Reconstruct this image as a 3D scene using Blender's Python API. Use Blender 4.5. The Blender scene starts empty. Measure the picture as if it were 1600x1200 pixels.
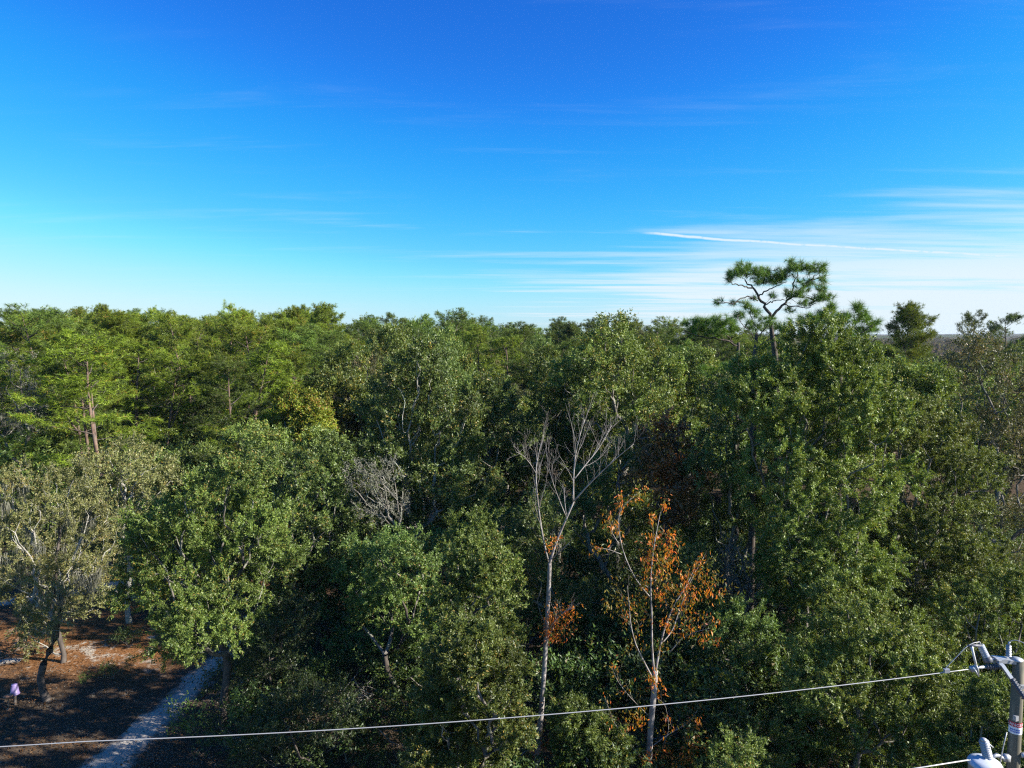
import bpy, math, random
import numpy as np

sc = bpy.context.scene
COL = sc.collection
R = math.radians

# ------------------------------------------------------------------ camera
CAM_H, PITCH, FPX = 14.0, R(4.1), 1077.0
cam = bpy.data.cameras.new("camera")
cam_o = bpy.data.objects.new("camera", cam)
COL.objects.link(cam_o)
cam_o.location = (0, 0, CAM_H)
cam_o.rotation_euler = (R(90) - PITCH, 0, 0)
cam.sensor_width = 36.0
cam.lens = 36.0 * FPX / 1600.0
cam.clip_start = 0.1
cam.clip_end = 20000
sc.camera = cam_o

# ------------------------------------------------------------------ exposure
sc.view_settings.view_transform = 'Standard'
sc.view_settings.look = 'None'
sc.view_settings.gamma = 1.0
sc.view_settings.exposure = 1.2
sc.view_settings.use_curve_mapping = False
sc.render.engine = 'CYCLES'
sc.cycles.max_bounces = 5
sc.cycles.diffuse_bounces = 2
sc.cycles.glossy_bounces = 2
sc.cycles.transmission_bounces = 3
sc.cycles.transparent_max_bounces = 4
sc.cycles.volume_bounces = 0
sc.cycles.caustics_reflective = False
sc.cycles.caustics_refractive = False
sc.cycles.use_denoising = False
sc.cycles.filter_width = 1.2

# ------------------------------------------------------------------ sun and sky
SUN_EL, SUN_AZ = 28.0, 103.0          # azimuth clockwise from the view direction (+Y)
SKY_STRENGTH = 0.05
sun = bpy.data.lights.new("sun", 'SUN')
sun.energy = 5.0
sun.angle = R(0.53)
sun.color = (1.0, 0.95, 0.86)
sun_o = bpy.data.objects.new("sun", sun)
COL.objects.link(sun_o)
sun_o.location = (40, -15, 60)
sun_o.rotation_euler = (R(90 - SUN_EL), 0, R(180 - SUN_AZ))

world = bpy.data.worlds.new("World")
sc.world = world
world.use_nodes = True


class NT:
    """small helper to write node trees"""
    def __init__(self, nt):
        self.nt = nt

    def n(self, typ, ins=None, **props):
        nd = self.nt.nodes.new(typ)
        for k, v in props.items():
            setattr(nd, k, v)
        for k, v in (ins or {}).items():
            s = nd.inputs[k]
            if hasattr(v, 'is_linked'):
                self.nt.links.new(v, s)
            else:
                s.default_value = v
        return nd

    def m(self, op, a, b=0.0, c=0.0, clamp=False):
        nd = self.nt.nodes.new('ShaderNodeMath')
        nd.operation = op
        nd.use_clamp = clamp
        for i, v in enumerate((a, b, c)):
            if hasattr(v, 'is_linked'):
                self.nt.links.new(v, nd.inputs[i])
            else:
                nd.inputs[i].default_value = v
        return nd.outputs[0]

    def mix(self, f, a, b, blend='MIX'):
        nd = self.nt.nodes.new('ShaderNodeMix')
        nd.data_type = 'RGBA'
        nd.blend_type = blend
        for s, v in ((nd.inputs[0], f), (nd.inputs[6], a), (nd.inputs[7], b)):
            if hasattr(v, 'is_linked'):
                self.nt.links.new(v, s)
            else:
                s.default_value = v if not isinstance(v, tuple) or len(v) == 4 else v + (1,)
        return nd.outputs[2]

    def ramp(self, f, stops, interp='LINEAR'):
        nd = self.nt.nodes.new('ShaderNodeValToRGB')
        nd.color_ramp.interpolation = interp
        el = nd.color_ramp.elements
        while len(el) < len(stops):
            el.new(0.5)
        for e, (p, c) in zip(el, stops):
            e.position = p
            e.color = c if len(c) == 4 else tuple(c) + (1,)
        self.nt.links.new(f, nd.inputs[0])
        return nd.outputs[0]

    def smooth(self, v, lo, hi):
        nd = self.nt.nodes.new('ShaderNodeMapRange')
        nd.interpolation_type = 'SMOOTHSTEP'
        self.nt.links.new(v, nd.inputs[0])
        for i, x in ((1, lo), (2, hi), (3, 0.0), (4, 1.0)):
            if hasattr(x, 'is_linked'):
                self.nt.links.new(x, nd.inputs[i])
            else:
                nd.inputs[i].default_value = x
        return nd.outputs[0]

    def noise(self, vec, scale, detail=3.0, rough=0.5, dist=0.0):
        nd = self.n('ShaderNodeTexNoise', {'Scale': scale, 'Detail': detail, 'Roughness': rough, 'Distortion': dist})
        self.nt.links.new(vec, nd.inputs['Vector'])
        return nd.outputs[0]

    def link(self, a, b):
        self.nt.links.new(a, b)


def build_sky():
    w = NT(world.node_tree)
    bg = world.node_tree.nodes['Background']
    sky = w.n('ShaderNodeTexSky', sky_type='NISHITA', sun_disc=False, sun_elevation=R(SUN_EL),
              sun_rotation=R(SUN_AZ), air_density=1.0, dust_density=0.3, ozone_density=2.0)
    sep = w.n('ShaderNodeSeparateColor', {0: w.n('ShaderNodeVectorMath', {0: sky.outputs[0], 'Scale': 0.1}, operation='SCALE').outputs[0]})

    def curve(v, pts):
        fc = w.nt.nodes.new('ShaderNodeFloatCurve')
        c = fc.mapping.curves[0]
        while len(c.points) < len(pts):
            c.points.new(0.5, 0.5)
        for p, (x, y) in zip(c.points, pts):
            p.location = (x, y)
        fc.mapping.update()
        w.link(v, fc.inputs['Value'])
        return fc.outputs[0]
    # the camera's saturated rendering of a clear winter sky
    r = curve(sep.outputs[0], [(0, 0), (0.12, 0.018), (0.19, 0.035), (0.32, 0.14), (0.50, 0.42), (0.72, 0.70), (1, 0.85)])
    g = curve(sep.outputs[1], [(0, 0), (0.12, 0.10), (0.20, 0.185), (0.29, 0.365), (0.46, 0.635), (0.60, 0.85), (1, 0.97)])
    b = curve(sep.outputs[2], [(0, 0), (0.20, 0.42), (0.34, 0.78), (0.45, 0.97), (0.6, 1.0), (1, 1.0)])
    col = w.n('ShaderNodeCombineColor', {0: r, 1: g, 2: b}).outputs[0]
    # directions as azimuth / elevation in degrees
    gen = w.n('ShaderNodeTexCoord').outputs['Generated']
    d = w.n('ShaderNodeSeparateXYZ', {0: gen})
    az = w.m('MULTIPLY', w.m('ARCTAN2', d.outputs[0], d.outputs[1]), 57.2958)
    el = w.m('MULTIPLY', w.m('ARCSINE', d.outputs[2]), 57.2958)
    # high cirrus on a plane far overhead: streaks that run with the upper wind
    inv = w.m('DIVIDE', 1.0, w.m('MAXIMUM', w.m('ADD', d.outputs[2], 0.035), 0.02))
    px = w.m('MULTIPLY', d.outputs[0], inv)
    py = w.m('MULTIPLY', d.outputs[1], inv)
    P = w.n('ShaderNodeCombineXYZ', {0: px, 1: py, 2: 0.0}).outputs[0]
    mp = w.n('ShaderNodeMapping', {'Vector': P, 'Rotation': (0, 0, R(9)), 'Scale': (0.16, 0.62, 1)}).outputs[0]
    n1 = w.noise(mp, 1.0, 6.0, 0.58, 0.8)
    mp2 = w.n('ShaderNodeMapping', {'Vector': P, 'Rotation': (0, 0, R(14)), 'Scale': (0.5, 2.6, 1), 'Location': (3.1, 1.7, 0)}).outputs[0]
    n2 = w.noise(mp2, 1.0, 5.0, 0.6, 0.4)
    st = w.m('ADD', w.m('MULTIPLY', n1, 0.62), w.m('MULTIPLY', n2, 0.38))
    # the bank lies low in the sky and thickens to the right
    low = w.m('SUBTRACT', 1.0, w.smooth(el, 3.0, 14.0))
    right = w.smooth(az, -14.0, 30.0)
    bias = w.m('ADD', w.m('MULTIPLY', w.m('MULTIPLY', low, right), 0.33), -0.02)
    dens = w.smooth(w.m('ADD', st, bias), 0.545, 0.80)
    # contrail with a slight waver
    def azel(px, py):
        v = at(px, py, 100.0) - np.array([0, 0, CAM_H])
        return math.degrees(math.atan2(v[0], v[1])), math.degrees(math.asin(v[2] / np.linalg.norm(v)))
    (az0, e0), (az1, e1) = azel(1000, 363), azel(1600, 400)
    wob = w.noise(w.n('ShaderNodeCombineXYZ', {0: w.m('MULTIPLY', az, 0.22), 1: 0.0, 2: 4.0}).outputs[0], 1.0, 3.0, 0.55)
    line = w.m('ADD', w.m('ADD', w.m('MULTIPLY', w.m('SUBTRACT', az, az0), (e1 - e0) / (az1 - az0)), e0),
               w.m('MULTIPLY', w.m('SUBTRACT', wob, 0.5), 0.5))
    dist = w.m('ABSOLUTE', w.m('SUBTRACT', el, line))
    trail = w.m('SUBTRACT', 1.0, w.smooth(dist, 0.02, 0.17))
    patch = w.noise(w.n('ShaderNodeCombineXYZ', {0: w.m('MULTIPLY', az, 1.2), 1: el, 2: 0.0}).outputs[0], 1.0, 4.0, 0.6)
    trail = w.m('MULTIPLY', trail, w.smooth(patch, 0.1, 0.5))
    trail = w.m('MULTIPLY', trail, w.m('MULTIPLY', w.smooth(az, az0 - 0.5, az0 + 2.0), w.m('SUBTRACT', 1.0, w.smooth(az, az1 - 2, az1 + 4))))
    veil = w.m('MULTIPLY', w.m('MULTIPLY', w.m('SUBTRACT', 1.0, w.smooth(el, 0.5, 5.2)), w.smooth(az, -8.0, 22.0)), w.m('ADD', 0.25, w.m('MULTIPLY', n1, 0.9)))
    wisp = w.m('MULTIPLY', w.smooth(n2, 0.5, 0.75), w.m('MULTIPLY', w.smooth(n1, 0.42, 0.6), 0.19))
    dens = w.m('MAXIMUM', w.m('MAXIMUM', dens, veil), wisp)
    tot = w.m('MAXIMUM', w.m('MULTIPLY', dens, w.m('SUBTRACT', 0.95, w.m('MULTIPLY', w.smooth(el, 3.5, 7.0), 0.36))), w.m('MULTIPLY', trail, 0.92))
    tot = w.m('MULTIPLY', tot, w.smooth(d.outputs[2], -0.02, 0.0))
    col = w.mix(tot, col, (0.80, 0.92, 1.0))
    out = w.n('ShaderNodeVectorMath', {0: col, 'Scale': 8.75}, operation='SCALE').outputs[0]
    w.link(out, bg.inputs[0])
    bg.inputs[1].default_value = SKY_STRENGTH


# ------------------------------------------------------------------ helpers
_cp, _sp = math.cos(PITCH), math.sin(PITCH)


def at(px, py, Y):
    """the point of the place at forward distance Y (m) seen at photograph position px, py"""
    x = (px - 800) / FPX
    y = (600 - py) / FPX
    dy = _cp + y * _sp
    dz = -_sp + y * _cp
    k = Y / dy
    return np.array([x * k, Y, CAM_H + dz * k])


def nrm(v):
    return v / np.maximum(np.linalg.norm(v, axis=-1, keepdims=True), 1e-9)


def mesh(name, V, quads=None, tris=None, mats=(), smooth=False, qm=None, tm=None):
    V = np.asarray(V, np.float32).reshape(-1, 3)
    me = bpy.data.meshes.new(name)
    me.vertices.add(len(V))
    me.vertices.foreach_set('co', V.ravel())
    q = np.zeros((0, 4), np.int32) if quads is None else np.asarray(quads, np.int32).reshape(-1, 4)
    t = np.zeros((0, 3), np.int32) if tris is None else np.asarray(tris, np.int32).reshape(-1, 3)
    nl = q.size + t.size
    me.loops.add(nl)
    me.loops.foreach_set('vertex_index', np.concatenate([q.ravel(), t.ravel()]).astype(np.int32))
    npoly = len(q) + len(t)
    me.polygons.add(npoly)
    st = np.concatenate([np.arange(len(q)) * 4, q.size + np.arange(len(t)) * 3]).astype(np.int32)
    me.polygons.foreach_set('loop_start', st)
    me.polygons.foreach_set('use_smooth', np.full(npoly, smooth, bool))
    if qm is not None or tm is not None:
        mi = np.concatenate([np.zeros(len(q), np.int32) if qm is None else qm, np.zeros(len(t), np.int32) if tm is None else tm])
        me.polygons.foreach_set('material_index', mi.astype(np.int32))
    for m_ in mats:
        me.materials.append(m_)
    me.update(calc_edges=True)
    return me


def link(name, data, parent=None, loc=None, rot=None):
    o = bpy.data.objects.new(name, data)
    COL.objects.link(o)
    if parent is not None:
        o.parent = parent
    if loc is not None:
        o.location = [float(x) for x in loc]
    if rot is not None:
        o.rotation_euler = rot
    return o


def thing(name, label, cat, loc=(0, 0, 0), rotz=0.0, group=None, scale=1.0):
    o = link(name, None, None, loc, (0, 0, rotz))
    o.empty_display_size = 0.2
    o.scale = (scale,) * 3 if not isinstance(scale, (tuple, list)) else scale
    o['label'] = label
    o['category'] = cat
    if group:
        o['group'] = group
    return o


def frames(D):
    D = nrm(D)
    ref = np.where(np.abs(D[:, 2:3]) > 0.9, np.array([[1., 0, 0]]), np.array([[0, 0, 1.]]))
    U = nrm(np.cross(ref, D))
    W = np.cross(D, U)
    return D, U, W


def tubes(P0, P1, R0, R1, n=6, D0=None, D1=None):
    """open frustums from P0 to P1, rings turned to the directions D0 and D1"""
    P0, P1 = np.asarray(P0, float), np.asarray(P1, float)
    D = P1 - P0
    D0 = D if D0 is None else D0
    D1 = D if D1 is None else D1
    _, U0, W0 = frames(D0)
    _, U1, W1 = frames(D1)
    a = np.arange(n) / n * 2 * math.pi
    ca, sa = np.cos(a)[None, :, None], np.sin(a)[None, :, None]
    r0 = P0[:, None] + np.asarray(R0)[:, None, None] * (ca * U0[:, None] + sa * W0[:, None])
    r1 = P1[:, None] + np.asarray(R1)[:, None, None] * (ca * U1[:, None] + sa * W1[:, None])
    V = np.concatenate([r0, r1], 1).reshape(-1, 3)
    k = np.arange(n)
    f = np.stack([k, (k + 1) % n, n + (k + 1) % n, n + k], 1)
    F = (np.arange(len(P0)) * 2 * n)[:, None, None] + f[None]
    return V, F.reshape(-1, 4)


build_sky()


class Buf:
    """collects pieces that become one mesh"""
    def __init__(self):
        self.V, self.Q, self.T, self.n = [], [], [], 0

    def add(self, V, Q=None, T=None):
        V = np.asarray(V, float).reshape(-1, 3)
        if Q is not None and len(Q):
            self.Q.append(np.asarray(Q).reshape(-1, 4) + self.n)
        if T is not None and len(T):
            self.T.append(np.asarray(T).reshape(-1, 3) + self.n)
        self.V.append(V)
        self.n += len(V)
        return self

    def make(self, name, mats, smooth=False):
        V = np.concatenate(self.V) if self.V else np.zeros((0, 3))
        Q = np.concatenate(self.Q) if self.Q else None
        T = np.concatenate(self.T) if self.T else None
        return mesh(name, V, Q, T, mats if isinstance(mats, (list, tuple)) else [mats], smooth)

    def tube(self, pts, rad, n=8, cap=True):
        pts = np.asarray(pts, float)
        rad = np.broadcast_to(np.asarray(rad, float), (len(pts),))
        D = np.gradient(pts, axis=0)
        D = nrm(D)
        # carry one frame along the line so that the tube does not twist
        ref = np.array([0, 0, 1.0]) if abs(D[0, 2]) < 0.9 else np.array([1.0, 0, 0])
        u = np.cross(ref, D[0])
        u /= np.linalg.norm(u)
        a = np.arange(n) / n * 2 * math.pi
        V = []
        for p, d, r in zip(pts, D, rad):
            u = u - d * np.dot(u, d)
            u /= np.linalg.norm(u)
            w = np.cross(d, u)
            V.append(p + r * (np.cos(a)[:, None] * u + np.sin(a)[:, None] * w))
        V = np.concatenate(V)
        k = np.arange(n)
        f = np.stack([k, (k + 1) % n, n + (k + 1) % n, n + k], 1)
        Q = (np.arange(len(pts) - 1) * n)[:, None, None] + f[None]
        T = []
        if cap:
            V = np.concatenate([V, pts[:1], pts[-1:]])
            c0, c1 = len(pts) * n, len(pts) * n + 1
            e = (len(pts) - 1) * n
            T = [(c0, (i + 1) % n, i) for i in range(n)] + [(c1, e + i, e + (i + 1) % n) for i in range(n)]
        return self.add(V, Q.reshape(-1, 4), np.array(T, int).reshape(-1, 3))

    def lathe(self, base, axis, prof, n=16):
        """prof: (height, radius) pairs along axis from base"""
        axis = np.asarray(axis, float)
        axis = axis / np.linalg.norm(axis)
        _, U, W = frames(axis[None])
        a = np.arange(n) / n * 2 * math.pi
        V = [np.asarray(base) + axis * h + max(r, 1e-4) * (np.cos(a)[:, None] * U + np.sin(a)[:, None] * W) for h, r in prof]
        k = np.arange(n)
        f = np.stack([k, (k + 1) % n, n + (k + 1) % n, n + k], 1)
        Q = (np.arange(len(prof) - 1) * n)[:, None, None] + f[None]
        return self.add(np.concatenate(V), Q.reshape(-1, 4))

    def box(self, c, X, Y, Z, bev=0.0):
        """box of half axes X, Y, Z (vectors) about c"""
        c, X, Y, Z = (np.asarray(v, float) for v in (c, X, Y, Z))
        V = np.array([c + a * X + b * Y + d * Z for d in (-1, 1) for b in (-1, 1) for a in (-1, 1)])
        Q = [(0, 2, 3, 1), (4, 5, 7, 6), (0, 1, 5, 4), (2, 6, 7, 3), (0, 4, 6, 2), (1, 3, 7, 5)]
        return self.add(V, Q)


# ------------------------------------------------------------------ materials
def mat(name):
    m_ = bpy.data.materials.new(name)
    m_.use_nodes = True
    m_.node_tree.nodes.clear()
    w = NT(m_.node_tree)
    out = w.n('ShaderNodeOutputMaterial')
    return m_, w, out


def leaf_mat(name, c1, c2, c3, accent=None, frac=0.0, transl=0.27, gloss=0.03, rough=0.5, vary=0.25, scale=0.7, single=False):
    """leaf colours vary leaf by leaf, spray by spray and tree by tree"""
    m_, w, out = mat(name)
    geo = w.n('ShaderNodeNewGeometry')
    tc = w.n('ShaderNodeTexCoord')
    inf = w.n('ShaderNodeObjectInfo')
    f = inf.outputs['Random'] if single else geo.outputs['Random Per Island']
    stops = [(0.0, c1), (0.45, c2), (0.93, c3)]
    col = w.ramp(f, stops)
    nz = w.noise(tc.outputs['Object'], scale, 2.0, 0.5)
    val = w.m('ADD', w.m('MULTIPLY', w.m('SUBTRACT', nz, 0.5), 1.7), 1.0)
    if vary:
        val = w.m('MULTIPLY', val, w.m('ADD', w.m('MULTIPLY', inf.outputs['Random'], vary * 2), 1 - vary))
        col = w.n('ShaderNodeHueSaturation', {'Hue': w.m('ADD', 0.5, w.m('MULTIPLY', w.m('SUBTRACT', inf.outputs['Random'], 0.5), 0.016)),
                                              'Saturation': 1.0, 'Value': val, 'Color': col}).outputs[0]
    else:
        col = w.n('ShaderNodeHueSaturation', {'Value': val, 'Color': col}).outputs[0]
    if accent:
        n2 = w.noise(tc.outputs['Object'], scale * 0.8, 2.0, 0.5)
        th = w.m('SUBTRACT', 1.0, w.m('MULTIPLY', w.smooth(n2, 0.42, 0.7), frac * 3))
        rnd2 = w.m('FRACT', w.m('MULTIPLY', f, 17.31))
        col = w.mix(w.m('GREATER_THAN', rnd2, th), col, accent)
    dif = w.n('ShaderNodeBsdfDiffuse', {'Color': col})
    tcol = w.mix(0.35, col, (0.16, 0.17, 0.015), 'MIX')
    tr = w.n('ShaderNodeBsdfTranslucent', {'Color': w.mix(1.0, tcol, (1.25, 1.3, 0.7), 'MULTIPLY')})
    s = w.n('ShaderNodeMixShader', {0: transl, 1: dif.outputs[0], 2: tr.outputs[0]})
    if gloss:
        gl = w.n('ShaderNodeBsdfGlossy', {'Roughness': rough, 'Color': (1, 1, 1, 1)})
        s = w.n('ShaderNodeMixShader', {0: gloss, 1: s.outputs[0], 2: gl.outputs[0]})
    w.link(s.outputs[0], out.inputs[0])
    return m_


def bark_mat(name, c1, c2, c3=None, scale=6.0, stretch=0.25, rough=0.9, bump=0.4):
    m_, w, out = mat(name)
    tc = w.n('ShaderNodeTexCoord')
    mp = w.n('ShaderNodeMapping', {'Vector': tc.outputs['Object'], 'Scale': (1, 1, stretch)}).outputs[0]
    n1 = w.noise(mp, scale, 5.0, 0.62)
    col = w.ramp(n1, [(0.3, c1), (0.62, c2)])
    if c3:
        n2 = w.noise(tc.outputs['Object'], scale * 0.35, 3.0, 0.6)
        col = w.mix(w.smooth(n2, 0.5, 0.64), col, c3)
    bs = w.n('ShaderNodeBsdfPrincipled', {'Base Color': col, 'Roughness': rough})
    bs.inputs['Specular IOR Level'].default_value = 0.2
    if bump:
        bp = w.n('ShaderNodeBump', {'Strength': bump, 'Distance': 0.02, 'Height': n1})
        w.link(bp.outputs[0], bs.inputs['Normal'])
    w.link(bs.outputs[0], out.inputs[0])
    return m_


def plain_mat(name, c, rough=0.5, metal=0.0, var=0.15, scale=8.0, spec=0.5):
    m_, w, out = mat(name)
    tc = w.n('ShaderNodeTexCoord')
    n1 = w.noise(tc.outputs['Object'], scale, 4.0, 0.6)
    col = w.mix(n1, tuple(x * (1 - var) for x in c), tuple(min(1, x * (1 + var)) for x in c))
    bs = w.n('ShaderNodeBsdfPrincipled', {'Base Color': col, 'Roughness': rough, 'Metallic': metal})
    bs.inputs['Specular IOR Level'].default_value = spec
    w.link(bs.outputs[0], out.inputs[0])
    return m_


M = {}
M['oak'] = leaf_mat('oak_leaves', (0.058, 0.096, 0.021), (0.102, 0.162, 0.031), (0.173, 0.229, 0.049), (0.324, 0.229, 0.053), 0.05, gloss=0.03)
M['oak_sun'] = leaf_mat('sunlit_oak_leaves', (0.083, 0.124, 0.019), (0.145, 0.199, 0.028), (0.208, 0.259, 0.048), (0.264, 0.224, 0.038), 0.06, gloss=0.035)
M['oak_shade'] = leaf_mat('shaded_oak_leaves', (0.022, 0.039, 0.011), (0.039, 0.066, 0.015), (0.065, 0.094, 0.024), (0.122, 0.094, 0.026), 0.05, gloss=0.03)  # deeper copy of the oak leaves, with the hollow's shade put into the colour
M['oak_bright'] = leaf_mat('bright_oak_leaves', (0.060, 0.094, 0.017), (0.108, 0.155, 0.025), (0.178, 0.209, 0.039), (0.322, 0.214, 0.041), 0.04, gloss=0.03)
M['oak_olive'] = leaf_mat('olive_oak_leaves', (0.080, 0.122, 0.021), (0.138, 0.192, 0.032), (0.200, 0.246, 0.051), (0.319, 0.254, 0.043), 0.10, gloss=0.03)
M['oak_grey'] = leaf_mat('greyish_oak_leaves', (0.074, 0.082, 0.034), (0.125, 0.133, 0.053), (0.184, 0.172, 0.077), (0.235, 0.157, 0.070), 0.15, gloss=0.03)
M['turkey'] = leaf_mat('yellowing_oak_leaves', (0.120, 0.140, 0.042), (0.195, 0.205, 0.062), (0.270, 0.255, 0.090), (0.300, 0.215, 0.055), 0.08, gloss=0.03, vary=0.1)
M['yellow'] = leaf_mat('yellow_leaves', (0.106, 0.151, 0.016), (0.184, 0.221, 0.020), (0.267, 0.254, 0.024), (0.276, 0.162, 0.030), 0.10, gloss=0.02, vary=0.1)
M['rust'] = leaf_mat('rusty_leaves', (0.066, 0.048, 0.022), (0.132, 0.070, 0.026), (0.204, 0.096, 0.026), (0.336, 0.108, 0.018), 0.25, gloss=0.04)
M['orange'] = leaf_mat('orange_leaves', (0.482, 0.091, 0.010), (0.725, 0.175, 0.014), (0.750, 0.288, 0.025), (0.173, 0.166, 0.020), 0.18, transl=0.45, gloss=0.03, vary=0.0, scale=1.4)
M['amber'] = leaf_mat('amber_leaves', (0.121, 0.116, 0.018), (0.220, 0.165, 0.020), (0.363, 0.187, 0.022), (0.066, 0.099, 0.018), 0.2, transl=0.4, gloss=0.03, vary=0.0, scale=1.2)
M['orange_one'] = leaf_mat('single_orange_leaf', (0.420, 0.083, 0.010), (0.630, 0.159, 0.014), (0.720, 0.261, 0.025), (0.150, 0.151, 0.020), 0.18, transl=0.45, gloss=0.03, vary=0.0, scale=1.4, single=True)
M['amber_one'] = leaf_mat('single_amber_leaf', (0.110, 0.105, 0.018), (0.200, 0.150, 0.020), (0.330, 0.170, 0.022), (0.060, 0.090, 0.018), 0.2, transl=0.4, gloss=0.03, vary=0.0, scale=1.2, single=True)
M['pine'] = leaf_mat('pine_needles', (0.049, 0.086, 0.014), (0.095, 0.150, 0.021), (0.156, 0.216, 0.032), (0.219, 0.164, 0.040), 0.03, transl=0.22, gloss=0.02, vary=0.36)
M['pine_bright'] = leaf_mat('bright_pine_needles', (0.080, 0.120, 0.012), (0.145, 0.205, 0.016), (0.224, 0.279, 0.025), (0.339, 0.207, 0.027), 0.04, transl=0.22, gloss=0.02, vary=0.30)
M['tuft'] = leaf_mat('longleaf_needles', (0.053, 0.124, 0.015), (0.103, 0.207, 0.022), (0.164, 0.283, 0.037), (0.184, 0.184, 0.037), 0.04, transl=0.2, gloss=0.03, vary=0.2)
M['moss'] = leaf_mat('hanging_moss', (0.130, 0.130, 0.100), (0.200, 0.200, 0.160), (0.280, 0.270, 0.220), gloss=0.0, transl=0.3, vary=0.1)
M['shrub'] = leaf_mat('shrub_leaves', (0.028, 0.055, 0.013), (0.052, 0.095, 0.018), (0.089, 0.144, 0.026), (0.150, 0.119, 0.033), 0.08, gloss=0.03)
M['far'] = leaf_mat('far_wood_leaves', (0.046, 0.075, 0.023), (0.078, 0.111, 0.029), (0.124, 0.150, 0.039), (0.130, 0.098, 0.065), 0.2, gloss=0.0, vary=0.0, scale=0.08)
M['far_bare'] = leaf_mat('far_bare_wood', (0.066, 0.050, 0.042), (0.102, 0.074, 0.060), (0.138, 0.102, 0.078), (0.072, 0.084, 0.036), 0.2, gloss=0.0, vary=0.0, scale=0.08)
M['bark'] = bark_mat('grey_bark', (0.10, 0.085, 0.070), (0.24, 0.215, 0.185), (0.20, 0.21, 0.16))
M['bark_pale'] = bark_mat('lichen_bark', (0.21, 0.195, 0.165), (0.42, 0.39, 0.34), (0.30, 0.31, 0.24), scale=4.0)
M['bark_dark'] = bark_mat('dark_bark', (0.045, 0.036, 0.03), (0.12, 0.10, 0.085))
M['bark_white'] = bark_mat('white_bark', (0.15, 0.13, 0.115), (0.38, 0.345, 0.32), (0.20, 0.165, 0.14), scale=5.0, stretch=0.9)
M['bark_pine'] = bark_mat('pine_bark', (0.07, 0.045, 0.035), (0.22, 0.145, 0.11), (0.15, 0.115, 0.095), scale=5.0)
M['twig'] = plain_mat('twig_wood', (0.19, 0.165, 0.14), 0.9)
M['litter'] = leaf_mat('fallen_leaves', (0.074, 0.037, 0.015), (0.143, 0.068, 0.028), (0.198, 0.118, 0.062), (0.186, 0.167, 0.136), 0.3, gloss=0.0, transl=0.1, vary=0.0)


def ground_mat():
    m_, w, out = mat('leaf_littered_ground')
    tc = w.n('ShaderNodeTexCoord')
    P = tc.outputs['Object']
    n1 = w.noise(P, 0.22, 5.0, 0.6)
    n2 = w.noise(P, 1.7, 6.0, 0.7)
    n3 = w.noise(P, 11.0, 4.0, 0.7)
    straw = w.ramp(n3, [(0.3, (0.11, 0.050, 0.022)), (0.55, (0.25, 0.115, 0.045)), (0.75, (0.36, 0.19, 0.09))])
    soil_and_shade = w.ramp(n3, [(0.3, (0.045, 0.034, 0.024)), (0.7, (0.13, 0.095, 0.065))])
    sand = w.ramp(n3, [(0.25, (0.30, 0.25, 0.19)), (0.7, (0.50, 0.44, 0.36))])
    sx = w.n('ShaderNodeSeparateXYZ', {0: P})
    dx = w.m('MULTIPLY', w.m('ADD', sx.outputs[0], 18.0), 0.11)
    dy = w.m('MULTIPLY', w.m('SUBTRACT', sx.outputs[1], 33.0), 0.15)  # straw area set back; the dark floor colour carries the foreground shade too
    dd = w.m('SQRT', w.m('ADD', w.m('MULTIPLY', dx, dx), w.m('MULTIPLY', dy, dy)))
    open_ = w.m('SUBTRACT', 1.0, w.smooth(w.m('ADD', dd, n1), 1.1, 1.7))
    col = w.mix(w.m('MULTIPLY', open_, w.smooth(n1, 0.38, 0.5)), soil_and_shade, straw)
    col = w.mix(w.m('MULTIPLY', open_, w.smooth(w.m('ADD', w.m('MULTIPLY', n2, 0.5), w.m('MULTIPLY', n1, 0.5)), 0.535, 0.60)), col, sand)
    bs = w.n('ShaderNodeBsdfDiffuse', {'Color': col})
    bp = w.n('ShaderNodeBump', {'Strength': 0.7, 'Distance': 0.06, 'Height': w.m('ADD', n3, n2)})
    w.link(bp.outputs[0], bs.inputs['Normal'])
    w.link(bs.outputs[0], out.inputs[0])
    return m_


def sand_mat():
    m_, w, out = mat('pale_sand')
    tc = w.n('ShaderNodeTexCoord')
    P = tc.outputs['Object']
    n2 = w.noise(P, 1.3, 6.0, 0.7)
    n3 = w.noise(P, 14.0, 4.0, 0.7)
    sand = w.ramp(n3, [(0.25, (0.30, 0.26, 0.21)), (0.7, (0.50, 0.45, 0.385))])
    edge = w.n('ShaderNodeAttribute', attribute_name='edge').outputs['Fac']
    mud = w.ramp(n3, [(0.3, (0.05, 0.036, 0.026)), (0.7, (0.15, 0.10, 0.068))])
    n4 = w.noise(P, 0.8, 5.0, 0.65)
    wear = w.m('ADD', w.m('MULTIPLY', edge, 0.55), w.m('ADD', w.m('MULTIPLY', n2, 0.7), w.m('MULTIPLY', n4, 0.5)))
    col = w.mix(w.smooth(wear, 0.74, 1.02), sand, mud)
    bs = w.n('ShaderNodeBsdfDiffuse', {'Color': col})
    bp = w.n('ShaderNodeBump', {'Strength': 0.6, 'Distance': 0.05, 'Height': w.m('ADD', n3, n2)})
    w.link(bp.outputs[0], bs.inputs['Normal'])
    w.link(bs.outputs[0], out.inputs[0])
    return m_


M['ground'] = ground_mat()
M['sand'] = sand_mat()
M['hill'] = None

# ------------------------------------------------------------------ ground, path, far terrain
rng = np.random.default_rng(7)


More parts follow.
